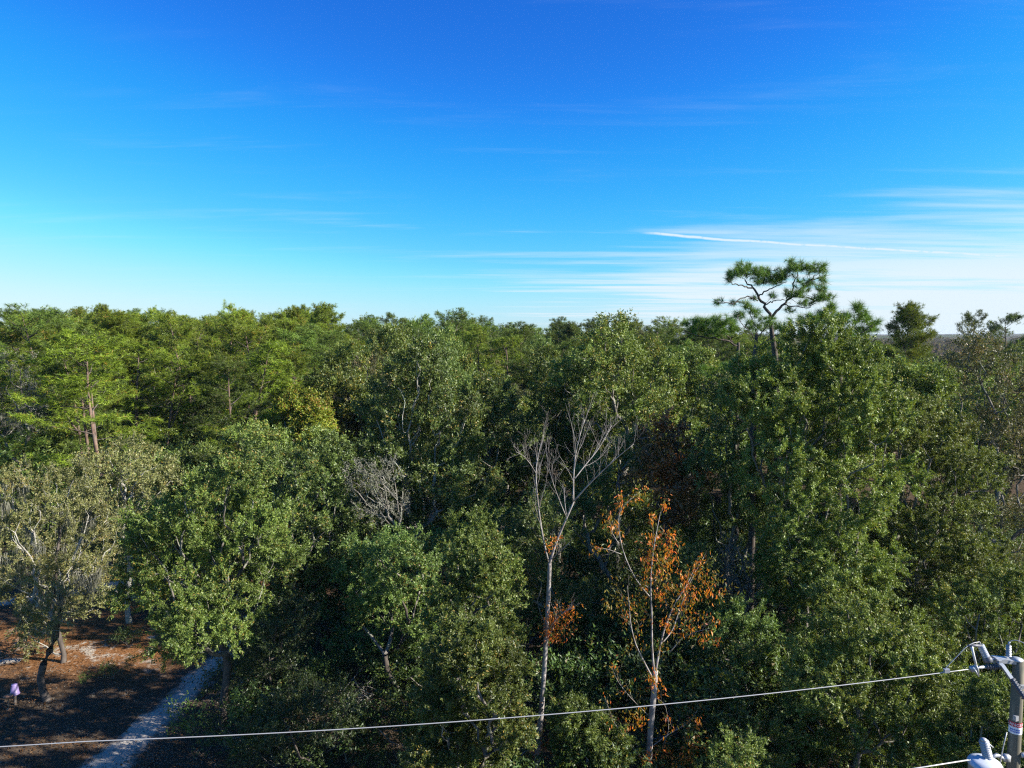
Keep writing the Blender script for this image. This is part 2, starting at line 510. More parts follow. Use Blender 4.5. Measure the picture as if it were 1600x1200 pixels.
def vnoise(x, y, seed):
    """smooth value noise"""
    r_ = np.random.default_rng(seed)
    g = r_.random((64, 64))
    xi, yi = np.floor(x).astype(int), np.floor(y).astype(int)
    fx, fy = x - xi, y - yi
    fx, fy = fx * fx * (3 - 2 * fx), fy * fy * (3 - 2 * fy)
    a, b = g[xi % 64, yi % 64], g[(xi + 1) % 64, yi % 64]
    c, d = g[xi % 64, (yi + 1) % 64], g[(xi + 1) % 64, (yi + 1) % 64]
    return (a * (1 - fx) + b * fx) * (1 - fy) + (c * (1 - fx) + d * fx) * fy - 0.5


def ground_z(x, y):
    x, y = np.asarray(x, float), np.asarray(y, float)
    near = np.exp(-((x / 160) ** 2 + ((y - 30) / 160) ** 2))
    return near * (0.35 * vnoise(x * 0.15 + 9, y * 0.15 + 3, 1) + 0.14 * vnoise(x * 0.7, y * 0.7, 2))


def build_ground():
    n = 150
    s = np.sinh(np.linspace(-6.6, 6.6, n)) / np.sinh(6.6) * 9000
    X, Y = np.meshgrid(s, s + 26, indexing='ij')
    Z = ground_z(X, Y)
    V = np.stack([X, Y, Z], -1).reshape(-1, 3)
    i = np.arange(n - 1)
    a = (i[:, None] * n + i[None]).reshape(-1)
    Q = np.stack([a, a + n, a + n + 1, a + 1], 1)
    o = link('ground', mesh('ground', V, Q, None, [M['ground']], True))
    o['kind'] = 'structure'


build_ground()


def strip(name, pts, widths, seed, lift=0.03):
    """a ragged-edged sheet lying on the ground along pts"""
    pts = np.array(pts, float)
    t = np.linspace(0, len(pts) - 1, 90)
    k = np.arange(len(pts))
    x, y = np.interp(t, k, pts[:, 0]), np.interp(t, k, pts[:, 1])
    w_ = np.interp(t, k, widths)
    for _ in range(12):
        x[1:-1] = (x[:-2] + x[1:-1] + x[2:]) / 3
        y[1:-1] = (y[:-2] + y[1:-1] + y[2:]) / 3
    dx, dy = np.gradient(x), np.gradient(y)
    l = np.hypot(dx, dy)
    nx, ny = -dy / l, dx / l
    m_ = 13
    V = []
    for j in range(m_):
        s = (j / (m_ - 1) - 0.5) * 2
        wob = 1 + 0.55 * vnoise(t * 2.0 + (7 if s > 0 else 31), t * 0 + 2.3, seed) + 0.35 * vnoise(t * 6.0 + (7 if s > 0 else 31), t * 0 + 1.3, seed + 1)
        xx, yy = x + nx * w_ * s * wob, y + ny * w_ * s * wob
        V.append(np.stack([xx, yy, ground_z(xx, yy) + lift * (1 - abs(s)) + 0.012], 1))
    V = np.stack(V, 1).reshape(-1, 3)
    i, j = np.meshgrid(np.arange(89), np.arange(m_ - 1), indexing='ij')
    a = (i * m_ + j).reshape(-1)
    me = mesh(name, V, np.stack([a, a + m_, a + m_ + 1, a + 1], 1), None, [M['sand']], True)
    at_ = me.attributes.new('edge', 'FLOAT', 'POINT')
    at_.data.foreach_set('value', np.tile(np.abs(np.linspace(-1, 1, m_)), 90).astype(np.float32))
    o = link(name, me)
    o['kind'] = 'structure'
    return o


strip('sand_path', [(-14.6, 8), (-13.8, 15), (-13.5, 20), (-13.2, 23), (-12.9, 26), (-12.6, 29), (-12.6, 31)],
      [1.3, 1.3, 1.3, 1.2, 1.0, 0.8, 0.4], 11)
strip('sand_clearing', [(-29, 26.8), (-26, 27.6), (-23.5, 28.2), (-21, 28.6)], [0.9, 1.2, 0.9, 0.3], 21)
strip('sand_clearing', [(-31, 34), (-26, 36), (-22.5, 37.5), (-19.5, 39), (-17, 39.5)], [0.8, 1.2, 1.1, 1.0, 0.4], 31)


def build_far():
    """canopy of the flat woods that runs to the horizon"""
    m_, w, out = mat('distant_woods')
    tc = w.n('ShaderNodeTexCoord')
    n1 = w.noise(tc.outputs['Object'], 0.03, 6.0, 0.7)
    n2 = w.noise(tc.outputs['Object'], 0.004, 3.0, 0.5)
    col = w.mix(n1, (0.020, 0.036, 0.016), (0.075, 0.090, 0.035))
    col = w.mix(w.smooth(n2, 0.45, 0.6), col, (0.07, 0.055, 0.04))
    w.link(w.n('ShaderNodeBsdfDiffuse', {'Color': col}).outputs[0], out.inputs[0])
    na, nr = 260, 50
    az = np.linspace(R(-62), R(62), na)
    rr = np.geomspace(950, 7500, nr)
    A, Rr = np.meshgrid(az, rr, indexing='ij')
    X, Y = Rr * np.sin(A), Rr * np.cos(A)
    Z = 6.0 + (Rr - 950) / 6550 * 14 + 7 * vnoise(X * 0.02, Y * 0.02, 5) + 5 * vnoise(X * 0.07, Y * 0.07, 6) + 14 * vnoise(X * 0.0012, Y * 0.0012, 8) * (Rr / 7500)
    Z[:, 0] = -0.5
    i, j = np.meshgrid(np.arange(na - 1), np.arange(nr - 1), indexing='ij')
    a = (i * nr + j).reshape(-1)
    o = link('distant_hills', mesh('distant_hills', np.stack([X, Y, Z], -1).reshape(-1, 3), np.stack([a, a + 1, a + nr + 1, a + nr], 1), None, [m_], False))
    o['kind'] = 'structure'


build_far()

# ------------------------------------------------------------------ foliage and wood generators


def leaf_quads(P, A, N, L, Wd):
    """diamond leaves: base P, axis A, normal N"""
    A = nrm(A)
    S = nrm(np.cross(N, A))
    L, Wd = np.asarray(L)[:, None], np.asarray(Wd)[:, None]
    Nn = np.cross(A, S)
    mid = P + A * L * 0.45
    V = np.stack([P, mid + S * Wd * 0.5 + Nn * Wd * 0.15, P + A * L - Nn * L * 0.12, mid - S * Wd * 0.5 + Nn * Wd * 0.15], 1)
    n = len(P)
    Q = (np.arange(n) * 4)[:, None] + np.arange(4)[None]
    return V.reshape(-1, 3), Q


def sprays(rg, sites, dirs, center, ntw, nleaf, tl, leaf, aspect=0.45, up=0.25, twig_w=0.007, droop=0.0, tri=False):
    """twigs from every site, leaves along every twig; returns leaf V,F and twig V,T"""
    S = np.repeat(sites, ntw, 0)
    D = np.repeat(dirs, ntw, 0)
    n = len(S)
    outw = nrm(S - center)
    d = nrm(D * 0.5 + outw * 0.45 + rg.normal(size=(n, 3)) * 0.62 + np.array([0, 0, up]))
    ln = rg.uniform(tl * 0.55, tl * 1.2, n)
    E = S + d * ln[:, None]
    side = nrm(np.cross(d, rg.normal(size=(n, 3)))) * twig_w
    TV = np.stack([S - side, S + side, E], 1).reshape(-1, 3)
    TT = np.arange(n * 3).reshape(-1, 3)
    t = rg.uniform(0.12, 1.05, (n, nleaf))
    P = S[:, None] + d[:, None] * (t * ln[:, None])[..., None]
    P = P.reshape(-1, 3) + rg.normal(size=(n * nleaf, 3)) * leaf * 0.45
    dd = np.repeat(d, nleaf, 0)
    ax = nrm(dd * 0.55 + rg.normal(size=(n * nleaf, 3)) * 0.75 + np.array([0, 0, -droop]))
    N = nrm(rg.normal(size=(n * nleaf, 3)) * 0.7 + np.array([0.12, -0.1, 0.45]) + np.repeat(outw, nleaf, 0) * 0.5)
    L = leaf * rg.uniform(0.65, 1.25, n * nleaf)
    if tri:
        A = nrm(ax)
        Sd = nrm(np.cross(N, A))
        V = np.stack([P - Sd * (L * aspect * 0.6)[:, None], P + Sd * (L * aspect * 0.6)[:, None], P + A * (L * 1.1)[:, None]], 1).reshape(-1, 3)
        return V, np.arange(len(V)).reshape(-1, 3), TV, TT
    V, Q = leaf_quads(P, ax, N, L, L * aspect * rg.uniform(0.8, 1.2, len(L)))
    return V, Q, TV, TT


def colonize(rg, pts, trunk, step, bf=0.55, jit=0.10):
    """joins the points to the trunk by short, balanced paths; long runs get bent way points"""
    P = np.zeros((len(trunk) + len(pts) * 14, 3))
    par = np.full(len(P), -1)
    pl = np.zeros(len(P))
    n = len(trunk)
    P[:n] = trunk
    par[1:n] = np.arange(n - 1)
    pl[:n] = np.concatenate([[0], np.cumsum(np.linalg.norm(np.diff(P[:n], axis=0), axis=1))]) * 0.7
    lo = max(1, int(n * 0.4))
    d = np.linalg.norm(pts[:, None] - P[None, lo:n], axis=2) + bf * pl[None, lo:n]
    best = d.argmin(1) + lo
    cost = d.min(1)
    todo = np.ones(len(pts), bool)
    for _ in range(len(pts)):
        i = int(np.argmin(np.where(todo, cost, 1e9)))
        todo[i] = False
        q, p = pts[i], int(best[i])
        v = q - P[p]
        l = float(np.linalg.norm(v))
        k = min(12, max(1, int(l / step + 0.5)))
        s0 = n
        off = rg.normal(size=3) * jit * l
        off[2] -= 0.10 * l
        for j in range(1, k + 1):
            u = j / k
            P[n] = P[p if j == 1 else n - 1] * 0 + P[p] + v * u + off * math.sin(math.pi * u) + (rg.normal(size=3) * 0.05 * step if j < k else 0)
            par[n] = p if j == 1 else n - 1
            pl[n] = pl[p] + l * u
            n += 1
        new = P[s0:n]
        dn = np.linalg.norm(pts[:, None] - new[None], axis=2) + bf * pl[None, s0:n]
        j = dn.argmin(1)
        dm = dn[np.arange(len(pts)), j]
        c = dm < cost
        best[c] = s0 + j[c]
        cost[c] = dm[c]
    return P[:n], par[:n]


def radii(par, tip=0.011, e=2.3, base_r=None):
    n = len(par)
    acc = np.zeros(n)
    nch = np.bincount(par[par >= 0], minlength=n)
    r = np.zeros(n)
    main = np.full(n, -1)
    for i in range(n - 1, -1, -1):
        r[i] = tip if nch[i] == 0 else acc[i] ** (1 / e)
        p = par[i]
        if p >= 0:
            acc[p] += r[i] ** e
            if main[p] < 0 or r[i] > r[main[p]]:
                main[p] = i
    if base_r:
        k = base_r / r[0]
        r = tip + (r - tip) * (base_r - tip) / max(r[0] - tip, 1e-4)
    return r, main


def wood_mesh(name, A, par, r, main, m_, rmin=0.006, flare=True, trunk_only=None):
    ch = np.where((par >= 0) & (r >= rmin))[0]
    if trunk_only is not None:
        ch = ch[trunk_only[ch]]
    if len(ch) == 0:
        return None
    p = par[ch]
    D = A - A[np.maximum(par, 0)]
    D[0] = np.array([0, 0, 1.0])
    D = nrm(D + 1e-9)
    is_main = main[p] == ch
    D0 = np.where(is_main[:, None], D[p], D[ch])
    R0 = np.where(is_main, r[p], np.minimum(r[ch] * 1.25, r[p]))
    b = Buf()
    for lo, hi, n in ((0.05, 9, 9), (0.02, 0.05, 6), (0.0, 0.02, 4)):
        s = (r[ch] >= lo) & (r[ch] < hi)
        if s.any():
            V, F = tubes(A[p[s]], A[ch[s]], R0[s], r[ch[s]], n, D0[s], D[ch[s]])
            b.add(V, F)
    return b.make(name, m_, True)


def sample_lobes(rg, lobes, n, shell=0.30):
    lobes = np.array(lobes, float)
    wgt = (lobes[:, 3] * lobes[:, 4] * lobes[:, 5]) ** (2 / 3)
    k = rg.choice(len(lobes), n, p=wgt / wgt.sum())
    u = nrm(rg.normal(size=(n, 3)))
    rr = rg.random(n) ** shell
    return lobes[k, :3] + u * rr[:, None] * lobes[k, 3:6]


def broadleaf(seed, lobes, leaf_m, bark_m, n_attr=420, step=0.38, base_r=0.14, ntw=3, nleaf=13, tl=0.5, leaf=0.075, aspect=0.45,
              lean=(0, 0), fork=0.4, tip=0.008, rth=0.017, moss=0, tri=True, droop=0.0, fill=1.0, kill=None, twig_m=None, shell=0.30, tm=None):
    """a broad-leaved tree about the origin: lobes are (x, y, z, rx, ry, rz).  Returns meshes by part name"""
    rg = np.random.default_rng(seed)
    L = np.array(lobes, float)
    pts = sample_lobes(rg, L, n_attr, shell)
    pts = pts[pts[:, 2] > 0.35]
    zlo = max(0.6, np.percentile(pts[:, 2], 2) * 0.9)
    ztop = max(zlo + 0.3, L[:, 2].min() * (1 - fork) + fork * L[:, 2].max()) * 0.55
    c = L[:, :3].mean(0)
    nt = max(4, int(ztop / 0.4))
    t = np.linspace(0, 1, nt)
    bend = rg.normal(size=(2,)) * 0.12
    trunk = np.stack([c[0] * 0.35 * t ** 1.6 + lean[0] * t + bend[0] * np.sin(t * 5), c[1] * 0.35 * t ** 1.6 + lean[1] * t + bend[1] * np.sin(t * 4 + 1), ztop * t - 0.15], 1)
    A, par = colonize(rg, pts, trunk, step)
    r, main = radii(par, tip, 2.3, base_r)
    r[0] *= 1.35
    trunk_nodes = np.zeros(len(A), bool)
    i = 0
    while i >= 0 and r[i] > max(0.03, base_r * 0.28):
        trunk_nodes[i] = True
        i = main[i]
    res = {}
    res['trunk'] = wood_mesh('trunk', A, par, r, main, M[tm] if tm else bark_m, trunk_only=trunk_nodes)  # tm gives the trunk a darker bark that carries the shade below the crown
    res['branches'] = wood_mesh('branches', A, par, r, main, bark_m, rmin=0.0095, trunk_only=~trunk_nodes)
    thin = np.where((r < rth) & (par >= 0))[0]
    if fill < 1.0:
        thin = thin[rg.random(len(thin)) < fill]
    dirs = nrm(A[thin] - A[par[thin]])
    V, F, TV, TT = sprays(rg, A[thin], dirs, c - np.array([0, 0, 1.0]), ntw, nleaf, tl, leaf, aspect, tri=tri, droop=droop)
    if tri:
        res['crown'] = mesh('crown', V, None, F, [leaf_m])
    else:
        res['crown'] = mesh('crown', V, F, None, [leaf_m])
    res['twigs'] = mesh('twigs', TV, None, TT, [twig_m or bark_m])
    if moss:
        th = np.where((r < 0.05) & (r > 0.012) & (par >= 0) & (A[:, 2] > 2))[0]
        th = rg.choice(th, min(moss, len(th)), replace=False)
        k = 60
        P = np.repeat(A[th], k, 0) + rg.normal(size=(len(th) * k, 3)) * np.array([0.10, 0.10, 0.10])
        ln = np.repeat(rg.uniform(0.25, 0.9, len(th)), k) * rg.uniform(0.5, 1.1, len(P))
        sd = nrm(rg.normal(size=P.shape) * np.array([1, 1, 0.1])) * 0.011
        E = P + np.stack([rg.normal(size=len(P)) * 0.06, rg.normal(size=len(P)) * 0.06, -ln], 1)
        res['hanging_moss'] = mesh('hanging_moss', np.stack([P - sd, P + sd, E], 1).reshape(-1, 3), None, np.arange(len(P) * 3).reshape(-1, 3), [M['moss']])
    return res


def tris_of(me):
    return sum(len(p) for p in ()) if me is None else int(sum(1 for _ in ()) or (len(me.loops) - 2 * len(me.polygons)))


def plant(parts, name, label, cat, loc, rotz=0.0, scale=1.0, group=None):
    t = thing(name, label, cat, loc, rotz, group, scale)
    for k, me in parts.items():
        if me is not None:
            o = link(k, me, t)
            if k in ('crown', 'twigs', 'hanging_moss', 'branches'):
                o['kind'] = 'stuff'
    return t


DENS, LSIZE = 3.9, 1.0


def hero(seed, px_lobes, Y, base_px, label, lm='oak', bm='bark', name='oak_tree', depth=1.0, **kw):
    """a tree whose crown lobes are given as seen: (px, py, radius px[, dY]); it stands at distance Y"""
    b = at(base_px, 700, Y)
    base = np.array([b[0], Y, float(ground_z(b[0], Y))])
    lobes = []
    rg = np.random.default_rng(seed + 1000)
    for lb in px_lobes:
        dY = lb[3] if len(lb) > 3 else rg.normal() * 0.7 * depth
        p = at(lb[0], lb[1], Y + dY)
        rw = lb[2] * (Y + dY) / FPX
        p[2] = max(p[2], rw * 0.6)
        lobes.append((*(p - base), rw, rw * depth, rw * 0.92))
    kw['ntw'] = int(round(kw.get('ntw', 3) * 1.7))
    near_ = 1.0 if Y < 26.5 or seed == 2 else 0.48
    kw['nleaf'] = int(round(kw.get('nleaf', 13) * DENS * near_))
    kw['leaf'] = kw.get('leaf', 0.075) * LSIZE / near_ ** 0.45
    parts = broadleaf(seed, lobes, M[lm], M[bm], **kw)
    return plant(parts, name, label, 'tree', base)


def curve_pts(p, n):
    p = np.array(p, float)
    k = np.linspace(0, len(p) - 1, n)
    q = np.stack([np.interp(k, np.arange(len(p)), p[:, i]) for i in range(p.shape[1])], 1)
    for _ in range(max(1, n // (len(p) * 3))):
        q[1:-1] = (q[:-2] + 2 * q[1:-1] + q[2:]) / 4
    return q


def needles(rg, C, Ax, n, ln, wd, spread=0.8):
    """bunches of needles as thin blades"""
    k = len(C)
    P = np.repeat(C, n, 0) + np.repeat(Ax, n, 0) * rg.uniform(-0.5, 0.25, (k * n, 1)) * ln
    d = nrm(np.repeat(Ax, n, 0) * 0.6 + rg.normal(size=(k * n, 3)) * spread)
    L = ln * rg.uniform(0.7, 1.15, k * n)
    s = nrm(np.cross(d, rg.normal(size=(k * n, 3)))) * wd
    E = P + d * L[:, None] - np.array([0, 0, 1.0]) * (L * 0.12)[:, None]
    return np.stack([P - s, P + s, E], 1).reshape(-1, 3), np.arange(k * n * 3).reshape(-1, 3)


def pine_model(seed, H=16.0, crown=0.45, spread=3.4, nb=24, needle_m='pine', rb=0.15, plate=74, nn=19, ln=0.31, wd=0.0135, cut=0.12, top=0.30, fork=False):
    """a pine: irregular limbs, each carrying a flat spray of needle bunches on its outer half"""
    rg = np.random.default_rng(seed)
    z = np.linspace(0, H * 0.97, 26)
    wx, wy = rg.normal(size=2) * 0.3, rg.normal(size=2) * 0.3
    p1, p2 = rg.random(2) * 6
    T = np.stack([wx[0] * np.sin(z / H * 4 + p1) + wx[1] * 2 * (z / H) ** 2, wy[0] * np.sin(z / H * 4.5 + p2) + wy[1] * 2 * (z / H) ** 2, z - 0.15], 1)
    T[:, :2] -= T[0, :2]
    tr = rb * (1 - 0.86 * (z / H) ** 1.1)
    tr[0] *= 1.25
    bt = Buf()
    bt.tube(T, tr, 9)
    if fork:
        k0 = 13
        d = np.array([rg.normal(), rg.normal(), 0])
        d /= np.linalg.norm(d)
        u = np.linspace(0, 1, 9)[:, None]
        F2 = T[k0] + d * (1.6 * u ** 0.8) + np.array([0, 0, 1.0]) * u * (H * 0.30)
        bt.tube(F2, np.linspace(tr[k0] * 0.75, 0.03, 9), 8)
    g0, g1, q0, q1 = [], [], [], []
    C, AX = [], []
    z0 = H * crown
    for i in range(nb):
        t = (i + rg.random()) / nb
        if rg.random() < cut:
            continue
        zb = z0 + (H * 0.97 - z0) * t
        a = i * 2.4 + rg.normal() * 0.6
        prof = math.sqrt(max(0.06, 1 - ((t - top) / (1.03 - top)) ** 2)) if t > top else 0.70 + 0.30 * t / top
        L = spread * prof * rg.uniform(0.55, 1.12)
        e0 = R(rg.uniform(-6, 22) + t * 38)
        p0 = np.array([np.interp(zb, z, T[:, 0]), np.interp(zb, z, T[:, 1]), zb])
        h = np.array([math.cos(a), math.sin(a), 0])
        side = np.array([-h[1], h[0], 0])
        m_ = 6
        pts = [p0]
        for s_ in range(m_):
            e = e0 + (s_ / m_) * R(rg.uniform(0, 26))
            pts.append(pts[-1] + (h * math.cos(e) + np.array([0, 0, math.sin(e)]) + rg.normal(size=3) * 0.13) * L / m_)
        pts = np.array(pts)
        rr = np.linspace(0.012 + 0.010 * L, 0.007, m_ + 1)
        g0 += list(pts[:-1]); g1 += list(pts[1:]); q0 += list(rr[:-1]); q1 += list(rr[1:])
        npl = int(plate * (0.35 + 0.65 * L / spread))
        for j in range(npl):
            u = 0.34 + 0.70 * rg.random() ** 0.8
            k = min(u, 1.0) * m_
            q = np.array([np.interp(k, np.arange(m_ + 1), pts[:, w_]) for w_ in range(3)])
            wv = rg.normal() * (0.20 + 0.26 * L * (1.15 - u))
            c = q + side * wv + h * rg.normal() * 0.16 + np.array([0, 0, rg.normal() * 0.13 + 0.10 - 0.10 * abs(wv)])
            C.append(c)
            AX.append(nrm(h * 0.5 + side * np.sign(wv) * 0.4 + np.array([0, 0, 0.75]) + rg.normal(size=3) * 0.3))
            if j % 5 == 0:
                g0.append(q); g1.append(c); q0.append(0.009); q1.append(0.005)
    for _ in range(16):
        C.append(T[-1] + rg.normal(size=3) * np.array([0.4, 0.4, 0.22])); AX.append(nrm(rg.normal(size=3) * 0.4 + np.array([0, 0, 1])))
    V, F = tubes(np.array(g0), np.array(g1), np.array(q0), np.array(q1), 4)
    bb = Buf().add(V, F)
    V, F = needles(rg, np.array(C), np.array(AX), nn, ln, wd)
    return {'trunk': bt.make('trunk', M['bark_pine'], True), 'branches': bb.make('branches', M['bark_dark'], True), 'crown': mesh('crown', V, None, F, [M[needle_m]])}


# ------------------------------------------------------------------ foreground broad-leaved trees
hero(1, [(1240, 574, 62), (1310, 580, 66), (1200, 625, 66), (1275, 660, 84), (1345, 645, 72), (1225, 735, 74, -1.2), (1310, 765, 78, -1.0),
         (1365, 745, 66), (1255, 845, 66, -1.4), (1330, 865, 66, -1.5), (1290, 930, 60, -1.5), (1165, 600, 42), (1290, 530, 40), (1225, 900, 50, -1)], 25, 1262,
     'tallest dense green oak, its rounded crown standing in front of the flat-topped pine', 'oak_sun',
     n_attr=820, base_r=0.15, tip=0.007, ntw=3, nleaf=17, leaf=0.075, tl=0.48)
hero(2, [(1450, 690, 66), (1405, 660, 50), (1500, 740, 62), (1430, 800, 70), (1490, 850, 72), (1400, 900, 78), (1520, 900, 60)], 28, 1440,
     'broad green oak right of the tallest oak, above the fuse cutout', 'oak_sun',
     n_attr=640, base_r=0.13, tip=0.007, ntw=3, nleaf=16, leaf=0.072, tl=0.45)
hero(3, [(1330, 965, 66), (1390, 1010, 76), (1290, 1060, 66), (1370, 1110, 80), (1455, 1060, 70), (1320, 1175, 74), (1440, 1170, 76), (1255, 1140, 50)], 20, 1350,
     'low bushy green oak left of the utility pole, crossed by the power line', 'oak_sun',
     n_attr=640, base_r=0.11, tip=0.007, ntw=3, nleaf=16, leaf=0.066, tl=0.4, step=0.34)
hero(4, [(1520, 590, 50), (1580, 610, 54), (1555, 700, 62), (1590, 800, 66), (1570, 900, 56), (1620, 700, 60), (1530, 545, 30)], 33, 1570,
     'thin greyish brown oak with half bare twigs at the right edge', 'oak_grey', 'bark', n_attr=420, ntw=3, nleaf=9, leaf=0.075, tl=0.6, base_r=0.17)
hero(5, [(1510, 960, 56), (1570, 1020, 66), (1530, 1090, 60), (1600, 1130, 66), (1510, 1170, 50), (1590, 930, 50)], 24, 1545,
     'dark green oak directly behind the utility pole and its fuse cutout', 'oak_olive', n_attr=400, base_r=0.14, ntw=3, nleaf=15, leaf=0.07, tl=0.42)
hero(6, [(1140, 640, 54), (1120, 720, 58), (1165, 790, 66), (1115, 850, 56), (1190, 880, 56)], 28, 1150,
     'shaded dark oak between the orange-leaved tree and the tallest green oak', 'oak', n_attr=380, ntw=3, nleaf=14, leaf=0.075, base_r=0.16)
hero(7, [(1165, 990, 52), (1130, 1060, 48), (1205, 1090, 54), (1160, 1150, 50), (1225, 1010, 44)], 23, 1180,
     'small shaded understory oak with a thin grey trunk beside the low bushy oak', 'oak', n_attr=260, ntw=3, nleaf=11, leaf=0.072, base_r=0.09, tl=0.5)
hero(8, [(960, 545, 44), (925, 590, 58), (1005, 590, 60), (965, 660, 70), (1030, 650, 44), (955, 512, 20), (975, 515, 16)], 36, 965,
     'olive-leaved tree with a few thin twigs poking above the skyline near the centre', 'oak_olive', n_attr=430, ntw=3, nleaf=13, leaf=0.085, base_r=0.18, tl=0.6)
hero(9, [(870, 590, 46), (885, 660, 62), (830, 700, 54), (910, 730, 56)], 39, 872,
     'green oak behind the top of the bare white-barked tree', 'oak_bright', n_attr=380, ntw=3, nleaf=14, leaf=0.09, base_r=0.17, tl=0.55)
hero(10, [(650, 570, 52), (625, 640, 66), (695, 660, 62), (600, 725, 58), (670, 740, 68), (730, 770, 56), (640, 820, 60)], 33, 652,
     'tall dark green oak in the middle with a short piece of pale trunk showing', 'oak', 'bark_pale', n_attr=520, ntw=3, nleaf=15, leaf=0.085, base_r=0.2, tl=0.55)
hero(11, [(760, 625, 50), (800, 700, 62), (745, 690, 50), (815, 770, 58), (770, 760, 56)], 37, 780,
     'green oak just left of the bare white-barked tree, behind its side limb', 'oak', n_attr=420, ntw=3, nleaf=14, leaf=0.085, base_r=0.17, tl=0.55)
hero(12, [(1075, 600, 50), (1055, 660, 56), (1100, 670, 50), (1090, 580, 36)], 42, 1075,
     'olive oak below the dark horizontal pine limb, right of centre', 'oak_olive', n_attr=360, ntw=3, nleaf=12, leaf=0.095, base_r=0.17, tl=0.6)
hero(13, [(1040, 690, 40), (1060, 750, 40), (1020, 740, 34), (1050, 800, 34)], 27.5, 1045,
     'thin tree with dull rusty red leaves, just above the bright orange-leaved tree', 'rust', 'bark_dark', n_attr=220, ntw=3, nleaf=8, leaf=0.10, base_r=0.10, tl=0.55, fill=0.75)
hero(14, [(385, 745, 44), (320, 790, 66), (400, 820, 62), (270, 860, 60), (345, 900, 70), (285, 945, 56, -1.0), (225, 915, 46, -0.6), (240, 830, 44), (320, 985, 50, -1.6), (375, 960, 50, -0.8), (270, 1000, 36, -1.4), (430, 880, 44)], 22.8, 345,
     'leaning green oak with sunlit drooping boughs over the sandy path', 'oak_bright', 'bark', n_attr=520, ntw=3, nleaf=15, leaf=0.066, base_r=0.13, tm='bark_dark', tl=0.5, droop=0.25)
hero(15, [(490, 780, 58), (470, 860, 60), (545, 850, 56), (440, 745, 44), (540, 935, 50), (455, 930, 46), (515, 720, 36)], 30.5, 490,
     'dark green oak right of the path, half in deep shade', 'oak', n_attr=440, ntw=3, nleaf=14, leaf=0.075, tm='bark_dark', base_r=0.15)
hero(16, [(625, 880, 58), (590, 935, 50), (650, 950, 52), (560, 880, 42)], 24.2, 610,
     'small oak with a sunlit crown in the dark hollow below the tall middle oak', 'oak', n_attr=330, ntw=3, nleaf=13, leaf=0.068, tm='bark_dark', base_r=0.11, tl=0.42)
hero(17, [(745, 845, 52), (765, 915, 56), (705, 970, 48), (770, 995, 52), (725, 1065, 60), (690, 1140, 54), (775, 1115, 46), (730, 1175, 50), (745, 880, 50, -1.8), (750, 960, 55, 1.8), (720, 1020, 50, -1.8)], 20, 748,
     'upright bushy oak with bright leaves left of the bare white-barked tree', 'oak_bright', n_attr=560, ntw=3, nleaf=16, leaf=0.062, tm='bark_dark', base_r=0.12, tl=0.38, step=0.33)
hero(18, [(900, 1130, 38), (895, 1180, 36), (940, 1165, 42), (925, 1200, 40)], 18.5, 915,
     'fresh green young oak between the bare white-barked trunk and the orange-leaved tree', 'oak_bright', n_attr=260, ntw=3, nleaf=14, leaf=0.062, base_r=0.06, tl=0.34, step=0.3)
hero(19, [(45, 790, 50), (105, 775, 54), (30, 870, 56), (120, 870, 58), (75, 940, 50), (150, 820, 40), (10, 760, 40)], 25.5, 57,
     'pale sparse oak hung with grey moss beside the clearing, at the left edge', 'turkey', 'bark_pale', n_attr=460, ntw=3, nleaf=9, leaf=0.062, base_r=0.13, tm='bark_dark', tl=0.42, moss=34, fill=0.72, tip=0.0075)  # trunk bark darkened for its shade; branches keep the pale bark
hero(20, [(200, 725, 46), (150, 745, 40), (240, 745, 40), (185, 785, 46), (130, 790, 34)], 33, 195,
     'pale yellowish half-bare oak behind the mossy oak', 'turkey', 'bark_pale', n_attr=380, ntw=3, nleaf=10, leaf=0.066, base_r=0.13, tl=0.42, tip=0.009, fill=0.85)
hero(21, [(280, 745, 34), (320, 735, 36), (345, 770, 36)], 34.5, 310,
     'bright green young oak right of the yellowish half-bare oak', 'oak_bright', n_attr=220, ntw=3, nleaf=13, leaf=0.075, base_r=0.1, tl=0.4)
hero(22, [(466, 640, 30), (490, 672, 32), (440, 672, 30), (462, 700, 30), (492, 640, 22), (420, 690, 20)], 43, 465,
     'golden yellow autumn tree below the pine stand, the only yellow crown', 'yellow', 'bark', n_attr=260, ntw=3, nleaf=11, leaf=0.11, base_r=0.13, tl=0.6)
hero(23, [(575, 590, 34), (555, 640, 40), (600, 660, 38)], 53, 572,
     'dark brownish oak between the pine stand and the tall middle oak', 'oak_grey', 'bark_dark', n_attr=240, ntw=3, nleaf=9, leaf=0.1, base_r=0.13, tl=0.7)
hero(24, [(1000, 720, 46), (940, 760, 46), (985, 800, 46), (900, 800, 40), (925, 860, 40)], 30, 955,
     'shaded oak behind the forked limbs of the bare white-barked tree', 'oak', n_attr=320, ntw=3, nleaf=12, leaf=0.075, base_r=0.14)
hero(25, [(850, 820, 46), (800, 840, 42), (830, 900, 46), (870, 960, 46), (930, 950, 46), (900, 1040, 40)], 26, 850,
     'dark understory oak behind the trunk of the bare white-barked tree', 'oak', n_attr=340, ntw=3, nleaf=10, leaf=0.07, base_r=0.11)
hero(26, [(1065, 900, 48), (1110, 960, 44), (1040, 980, 44), (1080, 1060, 44), (1120, 1140, 40)], 25, 1080,
     'dark understory oak behind the orange-leaved tree', 'oak', n_attr=300, ntw=3, nleaf=10, leaf=0.07, base_r=0.1)
hero(27, [(700, 860, 44), (660, 1010, 40), (600, 1020, 44), (530, 1030, 44), (560, 1090, 36)], 27, 620,
     'shaded understory oak in the dark hollow above the brush pile', 'oak', 'bark_dark', n_attr=260, ntw=2, nleaf=8, leaf=0.07, base_r=0.08)
